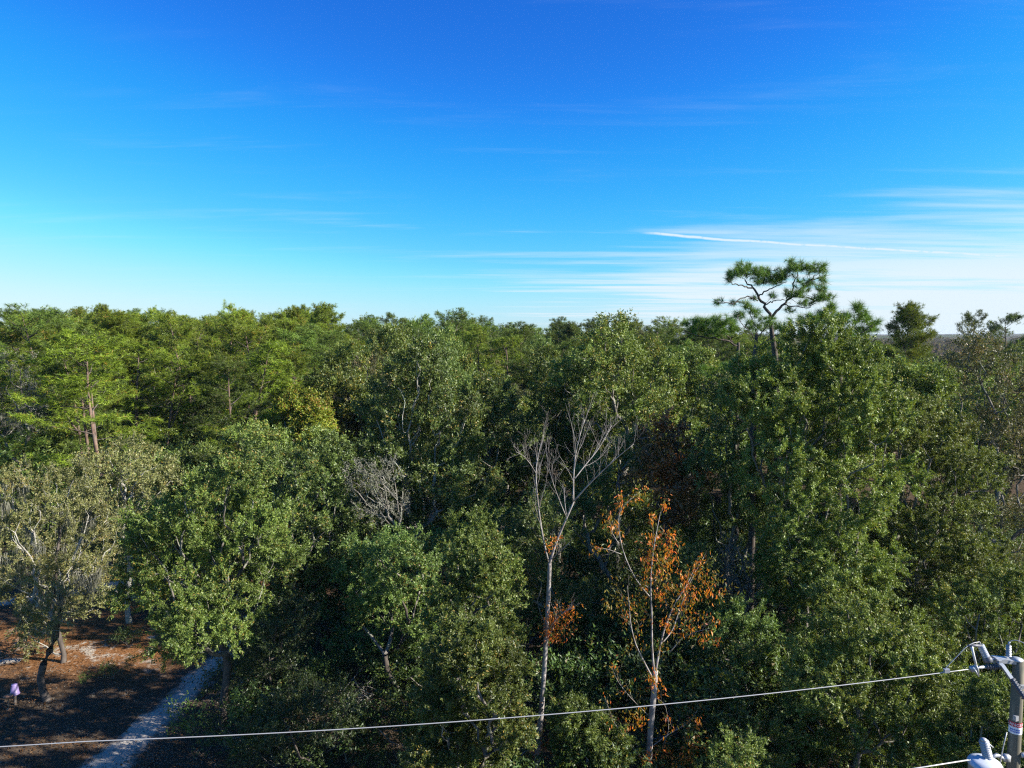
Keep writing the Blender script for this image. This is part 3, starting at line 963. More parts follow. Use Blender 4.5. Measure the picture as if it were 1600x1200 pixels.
hero(28, [(1380, 600, 46), (1420, 640, 46), (1450, 600, 34)], 31, 1400,
     'olive brown oak behind the broad oak, below the round-topped pine', 'oak_olive', n_attr=260, ntw=3, nleaf=12, leaf=0.08, base_r=0.14)


hero(30, [(20, 905, 44), (95, 900, 44), (60, 850, 44), (130, 930, 36), (150, 885, 34), (60, 985, 36)], 28.5, 82,
     'pale grey-green oak on a thin stem just behind the mossy oak', 'turkey', 'bark_pale', n_attr=300, ntw=3, nleaf=9, leaf=0.062, base_r=0.10, tm='bark_dark', tl=0.4, moss=16, fill=0.85, tip=0.009)
hero(31, [(170, 830, 36), (215, 800, 36), (180, 870, 30), (140, 850, 30)], 36, 180,
     'yellow-green bush oak in the opening behind the clearing', 'turkey', 'bark_pale', n_attr=200, ntw=3, nleaf=9, leaf=0.07, base_r=0.08, tl=0.45)
hero(33, [(1110, 1160, 44), (1150, 1185, 44), (1070, 1195, 40), (1190, 1165, 44)], 19.5, 1130,
     'low leafy bush oak at the bottom edge, right of the orange-leaved tree', 'oak_bright', n_attr=240, ntw=2, nleaf=11, leaf=0.064, base_r=0.06, tl=0.38)
hero(34, [(420, 700, 40), (385, 690, 34), (450, 740, 44), (500, 700, 34)], 39, 430,
     'olive oak between the leaning green oak and the golden yellow tree', 'oak_olive', n_attr=260, ntw=3, nleaf=11, leaf=0.085, base_r=0.12)


hero(35, [(725, 1020, 56), (770, 1060, 56), (700, 1090, 48), (745, 1150, 58), (690, 1175, 50), (790, 1140, 40)], 16.5, 745,
     'lower bright leafy oak in front of the upright bushy oak, cut by the bottom edge', 'oak_bright', n_attr=420, ntw=3, nleaf=15, leaf=0.06, base_r=0.09, tl=0.36, step=0.3)
hero(36, [(1560, 1110, 50), (1600, 1180, 60), (1500, 1150, 44), (1540, 1200, 50)], 17.5, 1560,
     'leafy oak under the transformer at the bottom right corner', 'oak_bright', n_attr=320, ntw=3, nleaf=13, leaf=0.06, base_r=0.08, tl=0.36, step=0.3)


hero(37, [(470, 1105, 46), (520, 1120, 44), (430, 1140, 44), (560, 1140, 40), (480, 1175, 50), (400, 1170, 36)], 20.5, 480,
     'low dark oak right of the sandy path, above the power line', 'oak_shade', 'bark_dark', n_attr=280, ntw=2, nleaf=9, leaf=0.066, base_r=0.07)
hero(38, [(405, 1030, 40), (440, 1000, 42), (385, 1070, 34), (430, 1070, 38), (460, 960, 36)], 23.5, 415,
     'dark spindly oak behind the low dark oak, at the bend of the path', 'oak_shade', 'bark_dark', n_attr=240, ntw=2, nleaf=8, leaf=0.068, base_r=0.06)


hero(39, [(585, 775, 40), (610, 800, 34), (565, 745, 30), (600, 740, 28)], 30, 590,
     'grey half-dead oak with moss-grey twigs below the tall dark green oak', 'moss', 'bark', n_attr=260, ntw=2, nleaf=6, leaf=0.05, base_r=0.08, tl=0.5, fill=0.6)
hero(40, [(22, 600, 34), (45, 650, 32), (10, 660, 32), (30, 560, 24), (55, 610, 24)], 46, 28,
     'tall grey leafless tree at the left edge in front of the pine stand', 'moss', 'bark', name='grey_tree', n_attr=260, ntw=3, nleaf=5, leaf=0.07, base_r=0.13, tl=0.7, fill=0.6)
hero(41, [(1130, 905, 30), (1150, 870, 30), (1165, 925, 28)], 24.5, 1150,
     'grey twiggy half-dead tree beside the orange-leaved tree', 'moss', 'bark', name='grey_tree', n_attr=200, ntw=2, nleaf=4, leaf=0.05, base_r=0.06, tl=0.45, fill=0.6)


# ------------------------------------------------------------------ traced bare and orange trees
def twig_fan(rg, pts, rad, n, ln, up=0.6, t0=0.35, buf=None, tips=None, depth=2):
    """side twigs that leave a limb towards its tip, and forks on them"""
    pts = np.asarray(pts)
    k = len(pts) - 1
    for i in range(n):
        u = t0 + (1 - t0) * (i + rg.random()) / n
        f = u * k
        q = np.array([np.interp(f, np.arange(k + 1), pts[:, j]) for j in range(3)])
        j = min(k - 1, int(f))
        d = nrm(pts[j + 1] - pts[j])
        v = nrm(d * 0.9 + rg.normal(size=3) * 0.55 + np.array([0, 0, up]))
        l = ln * rg.uniform(0.5, 1.1) * (1.15 - 0.5 * u)
        P = [q]
        for s in range(5):
            v = nrm(v + rg.normal(size=3) * 0.09 + np.array([0, 0, 0.07]))
            P.append(P[-1] + v * l / 5)
        r0 = min(0.5 * np.interp(u, np.linspace(0, 1, len(rad)), rad), 0.0026 + 0.0036 * l)
        buf.tube(P, np.linspace(r0, 0.0020, 6), 4 if depth > 1 else 3, cap=False)
        if tips is not None:
            tips += [(P[2], v), (P[3], v), (P[4], v), (P[5], v)]
        if depth > 0:
            twig_fan(rg, P, np.linspace(r0, 0.0020, 6), 3, l * 0.55, up * 0.5, 0.25, buf, tips, depth - 1)


def px_line(pts, Y, n=14):
    w_ = np.array([at(p[0], p[1], Y + (p[2] if len(p) > 2 else 0)) for p in pts])
    return curve_pts(w_, n)


def rpx(r, Y):
    return r * 0.62 * Y / FPX


def bare_tree():
    rg = np.random.default_rng(50)
    Y = 20.5
    b = px_line([(835, 1262), (838, 1200), (846, 1110), (853, 1000), (857, 930), (859, 880)], Y, 22)
    b[0, 2] = -0.1
    base = np.array([b[0][0], b[0][1], 0.0])
    t = thing('bare_tree', 'slender bare tree with white bark and forked leafless limbs, in front of the green oaks', 'tree', base)
    bu = Buf().tube(b - base, np.linspace(rpx(8, Y), rpx(5.0, Y), 22) * (1 + 0.06 * rg.normal(size=22)), 12)
    link('trunk', bu.make('trunk', M['bark_white'], True), t)
    limbs = [([(858, 884), (868, 850), (880, 822), (897, 783)], 5.0, 3.7, 2, 0.5),
             ([(857, 878, .0), (849, 845, -.2), (842, 800, -.3), (838, 760, -.2), (837, 738, -.1), (840, 712, 0), (848, 688, .2)], 3.4, 1.5, 9, 1.0),
             ([(896, 784), (896, 750, .2), (898, 715, .4), (906, 680, .5), (914, 655, .7)], 3.0, 1.0, 9, 1.1),
             ([(897, 783), (915, 762, -.3), (940, 737, -.5), (965, 714, -.7), (990, 694, -.8)], 3.2, 1.0, 8, 0.9),
             ([(898, 748, .2), (915, 726, .5), (932, 706, .7), (946, 684, .9), (956, 664, 1.1)], 2.2, 0.9, 8, 0.9),
             ([(884, 806), (874, 782, -.4), (864, 755, -.6), (857, 728, -.7), (853, 705, -.8)], 1.8, 0.8, 6, 0.6),
             ([(838, 740, -.1), (828, 724, -.4), (818, 712, -.7), (806, 706, -.9)], 1.6, 0.8, 6, 0.6),
             ([(885, 806), (882, 780, .5), (882, 762, .7)], 1.2, 0.7, 3, 0.4),
             ([(862, 874), (874, 862, -.3), (888, 850, -.5)], 2.0, 1.6, 2, 0.3),
             ([(856, 985, 0), (868, 968, -.3), (882, 955, -.5), (898, 950, -.6)], 2.4, 0.8, 6, 0.4),
             ([(854, 1000), (866, 978, .2), (870, 950, .3)], 2.4, 2.0, 3, 0.4),
             ([(838, 1180), (822, 1172, -.3), (806, 1190, -.6)], 2.6, 1.4, 5, 0.6),
             ([(840, 1165), (830, 1140, .3), (815, 1120, .5)], 1.6, 0.8, 5, 0.5)]
    tw = Buf()
    for pts, r0, r1, nt, ln in limbs:
        P = px_line(pts, Y, 14) - base
        rad = np.linspace(rpx(r0 * 0.68, Y), rpx(r1 * 0.55, Y), 14)
        link('limb', Buf().tube(P, rad, 8).make('limb', M['bark_white'], True), t)
        if nt:
            twig_fan(rg, P, rad, nt + 4, ln * 1.4, 0.5, 0.2, buf=tw, depth=2 if nt > 5 else 1)
    o = link('twigs', tw.make('twigs', M['bark_white'], True), t)
    o['kind'] = 'stuff'
    # withered orange leaves left at the fork and lower down
    C = []
    for (x, y, n, sp) in ((862, 852, 70, 5), (868, 840, 40, 4), (861, 970, 150, 8), (890, 958, 110, 9), (860, 992, 100, 6), (882, 985, 90, 9), (868, 950, 50, 8), (845, 1165, 90, 16)):
        for _ in range(n):
            C.append(at(x + rg.normal() * sp, y + rg.normal() * sp, Y + rg.normal() * 0.15) - base)
    C = np.array(C)
    n = len(C)
    V, Q = leaf_quads(C, rg.normal(size=(n, 3)) + np.array([0, 0, -1.0]), rg.normal(size=(n, 3)), rg.uniform(0.07, 0.15, n), rg.uniform(0.025, 0.05, n))
    o = link('withered_leaves', mesh('withered_leaves', V, Q, None, [M['orange']]), t)
    o['kind'] = 'stuff'


bare_tree()


def orange_tree():
    rg = np.random.default_rng(61)
    Y = 19.5
    b = px_line([(1010, 1285), (1013, 1200), (1017, 1130), (1022, 1080), (1024, 1048)], Y, 16)
    b[0, 2] = -0.1
    base = np.array([b[0][0], b[0][1], 0.0])
    t = thing('orange_leaved_tree', 'small grey-barked tree with clusters of bright orange and amber leaves, under the power line', 'tree', base)
    link('trunk', Buf().tube(b - base, np.linspace(rpx(9, Y), rpx(7, Y), 16), 12).make('trunk', M['bark_white'], True), t)
    limbs = [([(1024, 1052), (1032, 1005, .2), (1042, 970, .3), (1056, 940, .4), (1075, 912, .5), (1088, 880, .6)], 4.4, 1.2, 7, 0.8),
             ([(1022, 1050), (1018, 1005), (1019, 960), (1016, 920), (1018, 880), (1024, 840), (1032, 800, .3)], 4.4, 1.0, 8, 0.8),
             ([(1020, 1060), (1004, 1030, -.3), (992, 1005, -.5), (985, 975, -.6), (983, 945, -.6), (980, 915, -.5)], 3.4, 1.1, 7, 0.7),
             ([(1015, 932), (992, 905, -.2), (975, 868, -.3), (967, 835, -.3), (965, 805, -.2), (975, 788, -.1), (995, 772, 0)], 2.6, 0.9, 7, 0.6),
             ([(1046, 1020, -.2), (1064, 998, -.4), (1084, 988, -.6), (1108, 982, -.8)], 2.2, 0.8, 9, 0.8),
             ([(1030, 1010, .3), (1052, 985, .8), (1062, 950, 1.1), (1080, 905, 1.3), (1100, 870, 1.5)], 2.4, 0.9, 7, 0.8),
             ([(967, 850, -.3), (956, 832, -.5), (952, 812, -.6)], 1.4, 0.7, 4, 0.4),
             ([(971, 866, -.3), (950, 858, -.4), (932, 856, -.5)], 1.2, 0.6, 4, 0.4),
             ([(1017, 1085), (1040, 1100, -.3), (1046, 1140, -.4), (1034, 1170, -.4)], 1.3, 0.6, 5, 0.5),
             ([(1014, 1170), (1040, 1150, .2), (1075, 1130, .3), (1090, 1110, .4)], 2.0, 0.7, 7, 0.6),
             ([(1015, 1120), (985, 1090, -.2), (965, 1065, -.3), (955, 1040, -.3)], 1.5, 0.6, 6, 0.6),
             ([(1013, 1195), (985, 1165, -.3), (960, 1130, -.4), (945, 1090, -.5)], 1.6, 0.6, 5, 0.6)]
    tw = Buf()
    tips = []
    for pts, r0, r1, nt, ln in limbs:
        P = px_line(pts, Y, 14) - base
        rad = np.linspace(rpx(r0 * 0.68, Y), rpx(r1 * 0.55, Y), 14)
        link('limb', Buf().tube(P, rad, 8).make('limb', M['bark_white'], True), t)
        twig_fan(rg, P, rad, nt, ln, 0.35, 0.2, tw, tips, 1)
    o = link('twigs', tw.make('twigs', M['bark'], True), t)
    o['kind'] = 'stuff'
    # hanging leaf clusters: (px, py, spread px, leaves, orange?)
    cl = [(1040, 860, 15, 46, 1), (1020, 845, 13, 40, 1), (1012, 870, 11, 34, 1), (1048, 835, 10, 26, 1), (1038, 790, 5, 12, 1), (1020, 805, 6, 16, 1),
          (968, 790, 6, 14, 1), (970, 772, 5, 10, 1), (1002, 764, 14, 26, 0), (957, 820, 12, 24, 0), (1052, 855, 9, 24, 1), (1042, 880, 12, 30, 1),
          (1030, 890, 14, 34, 0), (1068, 910, 13, 36, 1), (1090, 890, 13, 36, 1), (1105, 920, 12, 30, 1), (1080, 935, 12, 30, 1), (1060, 945, 14, 30, 0),
          (1000, 935, 14, 34, 0), (965, 930, 16, 36, 0), (985, 955, 16, 40, 0), (1045, 915, 12, 30, 0), (1110, 900, 9, 18, 0), (1130, 920, 12, 26, 0),
          (1040, 975, 8, 20, 1), (1082, 985, 7, 14, 1), (1100, 1000, 7, 14, 1), (1120, 1000, 7, 12, 1), (990, 1010, 9, 18, 0), (1020, 1060, 9, 34, 1),
          (1024, 1075, 8, 26, 1), (1000, 1080, 9, 16, 0), (998, 1110, 9, 16, 0), (1000, 1125, 8, 14, 1), (985, 1120, 12, 22, 0), (1085, 1160, 12, 34, 1),
          (1075, 1180, 12, 30, 1), (1040, 1170, 9, 22, 1), (1012, 1185, 10, 30, 1), (1050, 1195, 14, 34, 1), (960, 1115, 13, 22, 0), (1105, 1165, 9, 16, 0),
          (1090, 1130, 6, 12, 1), (948, 945, 8, 14, 0), (1010, 900, 12, 26, 1), (1030, 930, 10, 22, 1), (1035, 1010, 9, 18, 0)]
    pos, org = [], []
    for (x, y, s, n, og) in cl:
        dY = rg.normal() * 0.45
        for _ in range(int(n * 2.3)):
            pos.append(at(x + rg.normal() * s * 0.62, y + rg.normal() * s * 0.8, Y + dY + rg.normal() * s * 0.012) - base)
            org.append(1 if rg.random() < (0.82 if og else 0.15) else 0)
    for (p, v) in tips:
        if rg.random() < 0.22:
            for _ in range(3):
                pos.append(p + rg.normal(size=3) * 0.09)
                org.append(1 if rg.random() < 0.45 else 0)
    pos, org = np.array(pos), np.array(org, bool)
    n = len(pos)
    ax = nrm(rg.normal(size=(n, 3)) * 0.55 + np.array([0, 0, -0.9]))
    nn = rg.normal(size=(n, 3)) + np.array([0.3, -0.6, 0.3])
    L = rg.uniform(0.07, 0.155, n)
    # the leaves that show largest are single parts; the rest stay together
    big = np.argsort(-L * (1 + 0.3 * org))[:260]
    one = np.zeros(n, bool)
    one[big] = True
    proto = {}
    for key, mm in ((True, M['orange_one']), (False, M['amber_one'])):
        V, Q = leaf_quads(np.zeros((1, 3)), np.array([[0, 0, 1.0]]), np.array([[0, 1.0, 0]]), [1.0], [0.40])
        # a leaf with a folded midrib
        V = np.array([[0, 0, 0], [0.17, 0.05, 0.3], [0.16, 0.06, 0.62], [0, 0.02, 1.0], [-0.16, 0.06, 0.62], [-0.17, 0.05, 0.3], [0, 0, 0.45]])
        T = [(0, 1, 6), (1, 2, 6), (2, 3, 6), (3, 4, 6), (4, 5, 6), (5, 0, 6)]
        proto[key] = mesh('leaf', V, None, T, [mm])
    # random-per-island cannot vary one-leaf meshes, so a handful of tints per colour
    import mathutils
    for i in np.where(one)[0]:
        z = ax[i]
        y = nrm(nn[i] - z * np.dot(nn[i], z))
        x = np.cross(y, z)
        o = link('leaf', proto[bool(org[i])], t)
        m3 = mathutils.Matrix([[x[0], y[0], z[0]], [x[1], y[1], z[1]], [x[2], y[2], z[2]]])
        o.matrix_local = mathutils.Matrix.Translation(pos[i].tolist()) @ m3.to_4x4() @ mathutils.Matrix.Scale(float(L[i]), 4)
    for flag, mm in ((True, 'orange'), (False, 'amber')):
        s = (~one) & (org == flag)
        V, Q = leaf_quads(pos[s], ax[s], nn[s], L[s], L[s] * 0.36)
        o = link('leaves', mesh('leaves', V, Q, None, [M[mm]]), t)
        o['kind'] = 'stuff'


orange_tree()


# ------------------------------------------------------------------ longleaf pines behind the tallest oak
TUFTS = []
for k in range(6):
    rg = np.random.default_rng(80 + k)
    V, F = needles(rg, np.zeros((1, 3)), np.array([[0, 0, 1.0]]), 70, 0.36, 0.0065, 0.5 + 0.05 * k)
    TUFTS.append(mesh('needle_tuft', V, None, F, [M['tuft']]))


def longleaf(label, Y, base_px, trunk, limbs, masses, tuft_px=12, seed=1, name='pine_tree'):
    """trunk and limbs traced as (px, py, dY); needle tufts stand on twigs in masses (px, py, rx, ry, count)"""
    rg = np.random.default_rng(seed)
    import mathutils
    bx = at(base_px, 700, Y)[0]
    base = np.array([bx, Y, 0.0])
    tp = px_line(trunk, Y, 10)
    tp = curve_pts(np.concatenate([[base + np.array([0, 0, -0.1])], [base + (tp[0] - base) * np.array([0.4, 0.4, 0.5])], tp]), 24)
    t = thing(name, label, 'tree', base)
    rt = 3.4 * Y / FPX
    link('trunk', Buf().tube(tp - base, np.linspace(rt * 1.6, rt * 0.6, len(tp)), 10).make('trunk', M['bark_dark'], True), t)
    tw = Buf()
    wood = []
    for pts, r0 in limbs:
        P = px_line(pts, Y, 16) - base
        P[1:-1] += rg.normal(size=(14, 3)) * 0.025
        rad = np.linspace(rpx(r0, Y), rpx(max(0.7, r0 * 0.35), Y), 16)
        link('limb', Buf().tube(P, rad, 7).make('limb', M['bark_dark'], True), t)
        wood.append(P[4:])
    wood = np.concatenate(wood)
    ends = []
    for (mx, my, rx, ry, n) in masses:
        for _ in range(int(n * 1.35)):
            u = nrm(rg.normal(size=3)) * rg.random() ** 0.4
            e = at(mx + u[0] * rx, my + u[1] * ry, Y + u[2] * 1.15 * rx * Y / FPX) - base
            d = np.linalg.norm((wood - e) * np.array([1, 1, 1.3]), axis=1)
            q = wood[int(np.argmin(d + rg.random(len(d)) * 0.25))]
            l = np.linalg.norm(e - q)
            mid = q * 0.45 + e * 0.55 - np.array([0, 0, 0.10 * l]) + rg.normal(size=3) * 0.04
            C = curve_pts([q, mid, e], 6)
            tw.tube(C, np.linspace(0.007 + 0.008 * min(l, 1.5), 0.006, 6), 4, cap=False)
            wood = np.concatenate([wood, C[2:5]])
            ends.append((e, nrm(e - mid)))
    o = link('twigs', tw.make('twigs', M['bark_dark'], True), t)
    o['kind'] = 'stuff'
    for i, (p, v) in enumerate(ends):
        v = nrm(v * 0.9 + np.array([0, 0, 0.45]) + rg.normal(size=3) * 0.3)
        o = link('needle_tuft', TUFTS[i % 6], t)
        q = mathutils.Vector((0, 0, 1)).rotation_difference(mathutils.Vector(v.tolist()))
        s = (tuft_px * 2.0 * Y / FPX) / 0.68 * rg.uniform(0.7, 1.2)
        o.matrix_local = mathutils.Matrix.Translation(p.tolist()) @ q.to_matrix().to_4x4() @ mathutils.Matrix.Scale(float(s), 4)
    return t


longleaf('tall longleaf pine with a forked flat-topped crown rising alone above the skyline', 29, 1225,
         [(1212, 560), (1206, 520), (1203, 495)],
         [([(1203, 497), (1196, 478), (1186, 466), (1180, 455), (1174, 446), (1164, 438)], 4.2),
          ([(1204, 497), (1218, 482), (1232, 470), (1246, 455), (1262, 443), (1280, 434)], 3.6),
          ([(1176, 450, -.3), (1160, 446, -.7), (1146, 444, -1.0), (1138, 436, -1.2)], 2.0),
          ([(1184, 464, -.2), (1200, 452, -.6), (1214, 447, -.8), (1230, 440, -.9)], 2.0),
          ([(1184, 470, 0), (1172, 464, -.2), (1158, 466, -.3), (1146, 475, -.4), (1130, 474, -.5), (1116, 468, -.5)], 1.7),
          ([(1236, 464, .3), (1240, 445, .6), (1246, 430, .8), (1244, 418, 1.0)], 2.2),
          ([(1252, 451, -.2), (1268, 436, -.5), (1280, 426, -.7)], 1.8),
          ([(1240, 464, .2), (1258, 463, .5), (1276, 470, .8), (1298, 468, 1.0)], 1.8),
          ([(1224, 476, -.4), (1245, 479, -.8), (1262, 481, -1.0), (1275, 474, -1.2)], 1.6),
          ([(1196, 476, .2), (1208, 470, .5), (1222, 468, .7), (1236, 474, .9)], 1.6)],
         [(1160, 425, 24, 9, 34), (1190, 424, 16, 10, 22), (1210, 437, 22, 9, 26), (1245, 418, 20, 9, 26), (1275, 420, 20, 9, 26), (1288, 436, 10, 6, 6),
          (1258, 440, 16, 7, 10), (1140, 432, 8, 8, 10), (1244, 457, 24, 9, 18), (1288, 464, 16, 7, 18), (1262, 473, 18, 6, 10), (1124, 470, 14, 5, 5), (1148, 474, 10, 4, 4),
          (1284, 452, 8, 5, 4), (1235, 484, 18, 5, 5), (1206, 462, 10, 6, 4), (1176, 464, 6, 4, 3), (1222, 428, 20, 9, 16), (1192, 436, 24, 8, 14), (1266, 446, 24, 9, 12), (1168, 414, 16, 5, 6), (1235, 408, 10, 4, 4)], tuft_px=10, seed=3)
longleaf('shorter longleaf pine with needle tufts just right of the flat-topped pine', 27, 1318,
         [(1312, 600), (1310, 555), (1312, 525)],
         [([(1311, 545), (1300, 525, -.2), (1285, 512, -.4), (1275, 505, -.5)], 2.2),
          ([(1312, 530), (1309, 512, .2), (1304, 500, .3), (1302, 488, .4)], 2.0),
          ([(1312, 535), (1330, 515, .1), (1340, 502, .2), (1345, 490, .2)], 1.8),
          ([(1312, 545), (1335, 528, -.3), (1352, 516, -.5), (1364, 508, -.6)], 1.8),
          ([(1312, 560), (1340, 548, -.3), (1360, 535, -.4), (1372, 526, -.5)], 1.6)],
         [(1302, 480, 9, 6, 9), (1280, 496, 18, 9, 20), (1340, 480, 9, 6, 9), (1352, 494, 14, 9, 15), (1364, 508, 12, 11, 14), (1315, 500, 32, 11, 30), (1335, 520, 34, 12, 26), (1255, 500, 22, 8, 16)], tuft_px=11.5, seed=4)
longleaf('small longleaf pine with open tufts left of the flat-topped pine trunk', 27.5, 1180,
         [(1178, 600), (1180, 550), (1182, 520)],
         [([(1182, 522), (1178, 505, .1), (1172, 490, .2), (1168, 478, .2)], 1.6),
          ([(1182, 530), (1168, 515, -.3), (1158, 505, -.4), (1152, 494, -.5)], 1.4),
          ([(1182, 528), (1195, 515, .2), (1203, 503, .3), (1208, 496, .4)], 1.4),
          ([(1181, 545), (1200, 530, -.3), (1225, 520, -.4), (1240, 512, -.5)], 1.6)],
         [(1168, 476, 8, 6, 6), (1156, 492, 10, 7, 8), (1180, 490, 12, 7, 8), (1200, 500, 14, 8, 12), (1175, 508, 16, 7, 10), (1225, 512, 18, 8, 12)], tuft_px=11, seed=5)
longleaf('dark pine with one long horizontal limb of dense needles left of the flat-topped pine', 31, 1155,
         [(1150, 620), (1152, 575), (1154, 535)],
         [([(1153, 540), (1130, 530, -.2), (1105, 528, -.3), (1080, 522, -.4), (1068, 516, -.4)], 2.6),
          ([(1130, 530, .1), (1115, 520, .5), (1095, 512, .7), (1085, 506, .8)], 1.8),
          ([(1145, 534, .2), (1132, 520, .5), (1120, 510, .7), (1110, 502, .8)], 1.8),
          ([(1153, 575), (1135, 592, -.6), (1115, 602, -.9), (1095, 604, -1.1)], 1.8)],
         [(1090, 506, 24, 9, 34), (1125, 502, 26, 9, 34), (1110, 518, 40, 8, 26), (1145, 512, 10, 10, 12), (1115, 582, 26, 10, 20), (1135, 575, 16, 8, 10)], tuft_px=10.5, seed=6)

# ------------------------------------------------------------------ models shared by the trees farther off
PINES = [pine_model(100, 16, 0.36, 3.4, 28, 'pine_bright'), pine_model(101, 16.5, 0.45, 3.8, 26, 'pine', cut=0.2),
         pine_model(102, 15.5, 0.30, 3.0, 30, 'pine_bright', cut=0.25), pine_model(103, 17, 0.46, 4.0, 24, 'pine', top=0.6, fork=True),
         pine_model(104, 16, 0.42, 3.6, 26, 'pine_bright', top=0.5), pine_model(105, 16, 0.60, 3.0, 46, 'pine', plate=80, cut=0.0, top=0.22)]
PINE_H = [h * 0.972 for h in (16, 16.5, 15.5, 17, 16, 16)]


def oak_lobes(seed):
    rg = np.random.default_rng(seed)
    L = [(0, 0, 10.2, 1.9, 1.9, 1.8)]
    for i in range(7):
        a = i * 0.9 + rg.random()
        r_ = rg.uniform(1.3, 2.5)
        L.append((r_ * math.cos(a), r_ * math.sin(a), rg.uniform(6.0, 9.6), rg.uniform(1.3, 2.0), rg.uniform(1.3, 2.0), rg.uniform(1.1, 1.7)))
    return L


OAKS = [broadleaf(120 + i, oak_lobes(120 + i), M['oak'], M['bark'], n_attr=330, step=0.5, ntw=5, nleaf=26, leaf=0.145, tl=0.65, tri=True, rth=0.018, base_r=0.18) for i in range(4)]
OAK_H = 12.0


def copy_model(parts, mats, name, label, cat, loc, rotz, scale, group):
    t = thing(name, label, cat, loc, rotz, group, scale)
    for k, me in parts.items():
        if me is None or k == 'twigs':
            continue
        o = link(k, me, t)
        if k in mats and me.materials[0] is not M[mats[k]]:
            o.material_slots[0].link = 'OBJECT'
            o.material_slots[0].material = M[mats[k]]
        if k != 'trunk':
            o['kind'] = 'stuff'
    return t


def pine_at(px, py_top, Y, label, group=None, model=0, needle='pine', wide=1.0, rot=0.0):
    p = at(px, py_top, Y)
    s = p[2] / PINE_H[model]
    return copy_model(PINES[model], {'crown': needle}, 'pine_tree', label, 'tree', (p[0], Y, 0), rot, (wide, wide, s), group)


def oak_at(px, py_top, Y, label, group=None, model=0, leaf='oak', wide=1.0, rot=0.0, name='oak_tree'):
    p = at(px, py_top, Y)
    s = p[2] / OAK_H
    return copy_model(OAKS[model], {'crown': leaf}, name, label, 'tree', (p[0], Y, 0), rot, (wide, wide, s), group)


# single trees one can point at
pine_at(1398, 492, 62, 'round-topped pine standing alone right of the tall oak, against pale sky', model=5, needle='pine_bright', wide=1.0)
pine_at(1512, 498, 95, 'thin open-crowned pine on the far skyline at the right, left of a denser pine', model=3, needle='pine', wide=0.85, rot=1)
pine_at(1570, 497, 85, 'denser pine on the far skyline at the right edge', model=4, needle='pine', wide=1.1, rot=2)
pine_at(255, 560, 55, 'pine with a reddish forked trunk in full view, front of the left stand', model=3, needle='pine_bright', wide=1.05, rot=2.2)
pine_at(300, 500, 62, 'pine behind the reddish forked trunk, crown reaching the skyline', model=2, needle='pine_bright', wide=1.1, rot=4.0)
pine_at(365, 490, 64, 'tall pine with a bushy top at the right end of the left stand', model=0, needle='pine_bright', wide=1.1, rot=0.6)
pine_at(480, 520, 60, 'pale green feathery pine above the golden yellow tree', model=1, needle='pine', wide=1.15, rot=5)

# ------------------------------------------------------------------ the woods behind
KEYS = {}
#TABLE
HIDDEN = {('p', 24), ('p', 29), ('p', 80), ('u', 1), ('u', 2), ('u', 3), ('u', 11), ('u', 20), ('u', 21), ('u', 22), ('u', 24), ('u', 26), ('u', 27), ('u', 28), ('u', 34), ('u', 37), ('u', 41), ('u', 43), ('u', 47), ('u', 48), ('u', 51), ('u', 58), ('u', 62), ('u', 67), ('u', 69), ('u', 80), ('u', 81), ('u', 82), ('u', 83), ('u', 90), ('u', 95), ('u', 96), ('u', 97), ('u', 98), ('u', 99), ('w', 4), ('w', 5), ('w', 7), ('w', 13), ('w', 16), ('w', 21), ('w', 24), ('w', 35), ('w', 43), ('w', 47), ('w', 49), ('w', 52), ('w', 59), ('w', 60), ('w', 65), ('w', 69), ('w', 71), ('w', 73), ('w', 75), ('w', 76), ('w', 77), ('w', 82), ('w', 85), ('w', 86), ('w', 94), ('w', 96), ('w', 97), ('w', 99), ('w', 100), ('w', 101), ('w', 106), ('w', 107), ('w', 109), ('w', 112), ('w', 116), ('w', 117), ('w', 118), ('w', 121), ('w', 122), ('w', 123), ('w', 124), ('w', 127), ('w', 128), ('w', 129), ('w', 131), ('w', 134), ('w', 139), ('w', 142), ('w', 145), ('w', 148), ('w', 149), ('w', 150), ('w', 152), ('w', 158), ('w', 161), ('w', 163), ('w', 167), ('w', 168), ('w', 169), ('w', 170), ('w', 171), ('w', 179), ('w', 181), ('w', 182), ('w', 183), ('w', 185), ('w', 186), ('w', 188), ('w', 194), ('w', 196), ('w', 197), ('w', 201), ('w', 206), ('w', 207), ('w', 209), ('w', 211), ('w', 214), ('w', 215), ('w', 216), ('w', 219), ('w', 222), ('w', 223), ('w', 224), ('w', 233), ('w', 235), ('w', 237), ('w', 242), ('w', 244), ('w', 248), ('w', 251), ('w', 253), ('w', 256), ('w', 257), ('w', 260), ('w', 262), ('w', 266), ('w', 267), ('w', 271), ('w', 274), ('w', 275), ('w', 276), ('w', 277), ('w', 280), ('w', 281), ('w', 282), ('w', 283), ('w', 284), ('w', 286), ('w', 287), ('w', 291), ('w', 294), ('w', 298), ('w', 305), ('w', 308), ('w', 311), ('w', 312), ('w', 314), ('w', 320), ('w', 321), ('w', 322), ('w', 323), ('w', 324), ('w', 325), ('w', 327), ('w', 331), ('w', 333), ('w', 334), ('w', 335), ('w', 336), ('w', 337), ('w', 338), ('w', 342), ('w', 346), ('w', 352), ('w', 353), ('w', 355), ('w', 357), ('w', 362), ('w', 366), ('w', 367), ('w', 369), ('w', 371), ('w', 372), ('w', 373), ('w', 374), ('w', 375), ('w', 377), ('w', 381)}
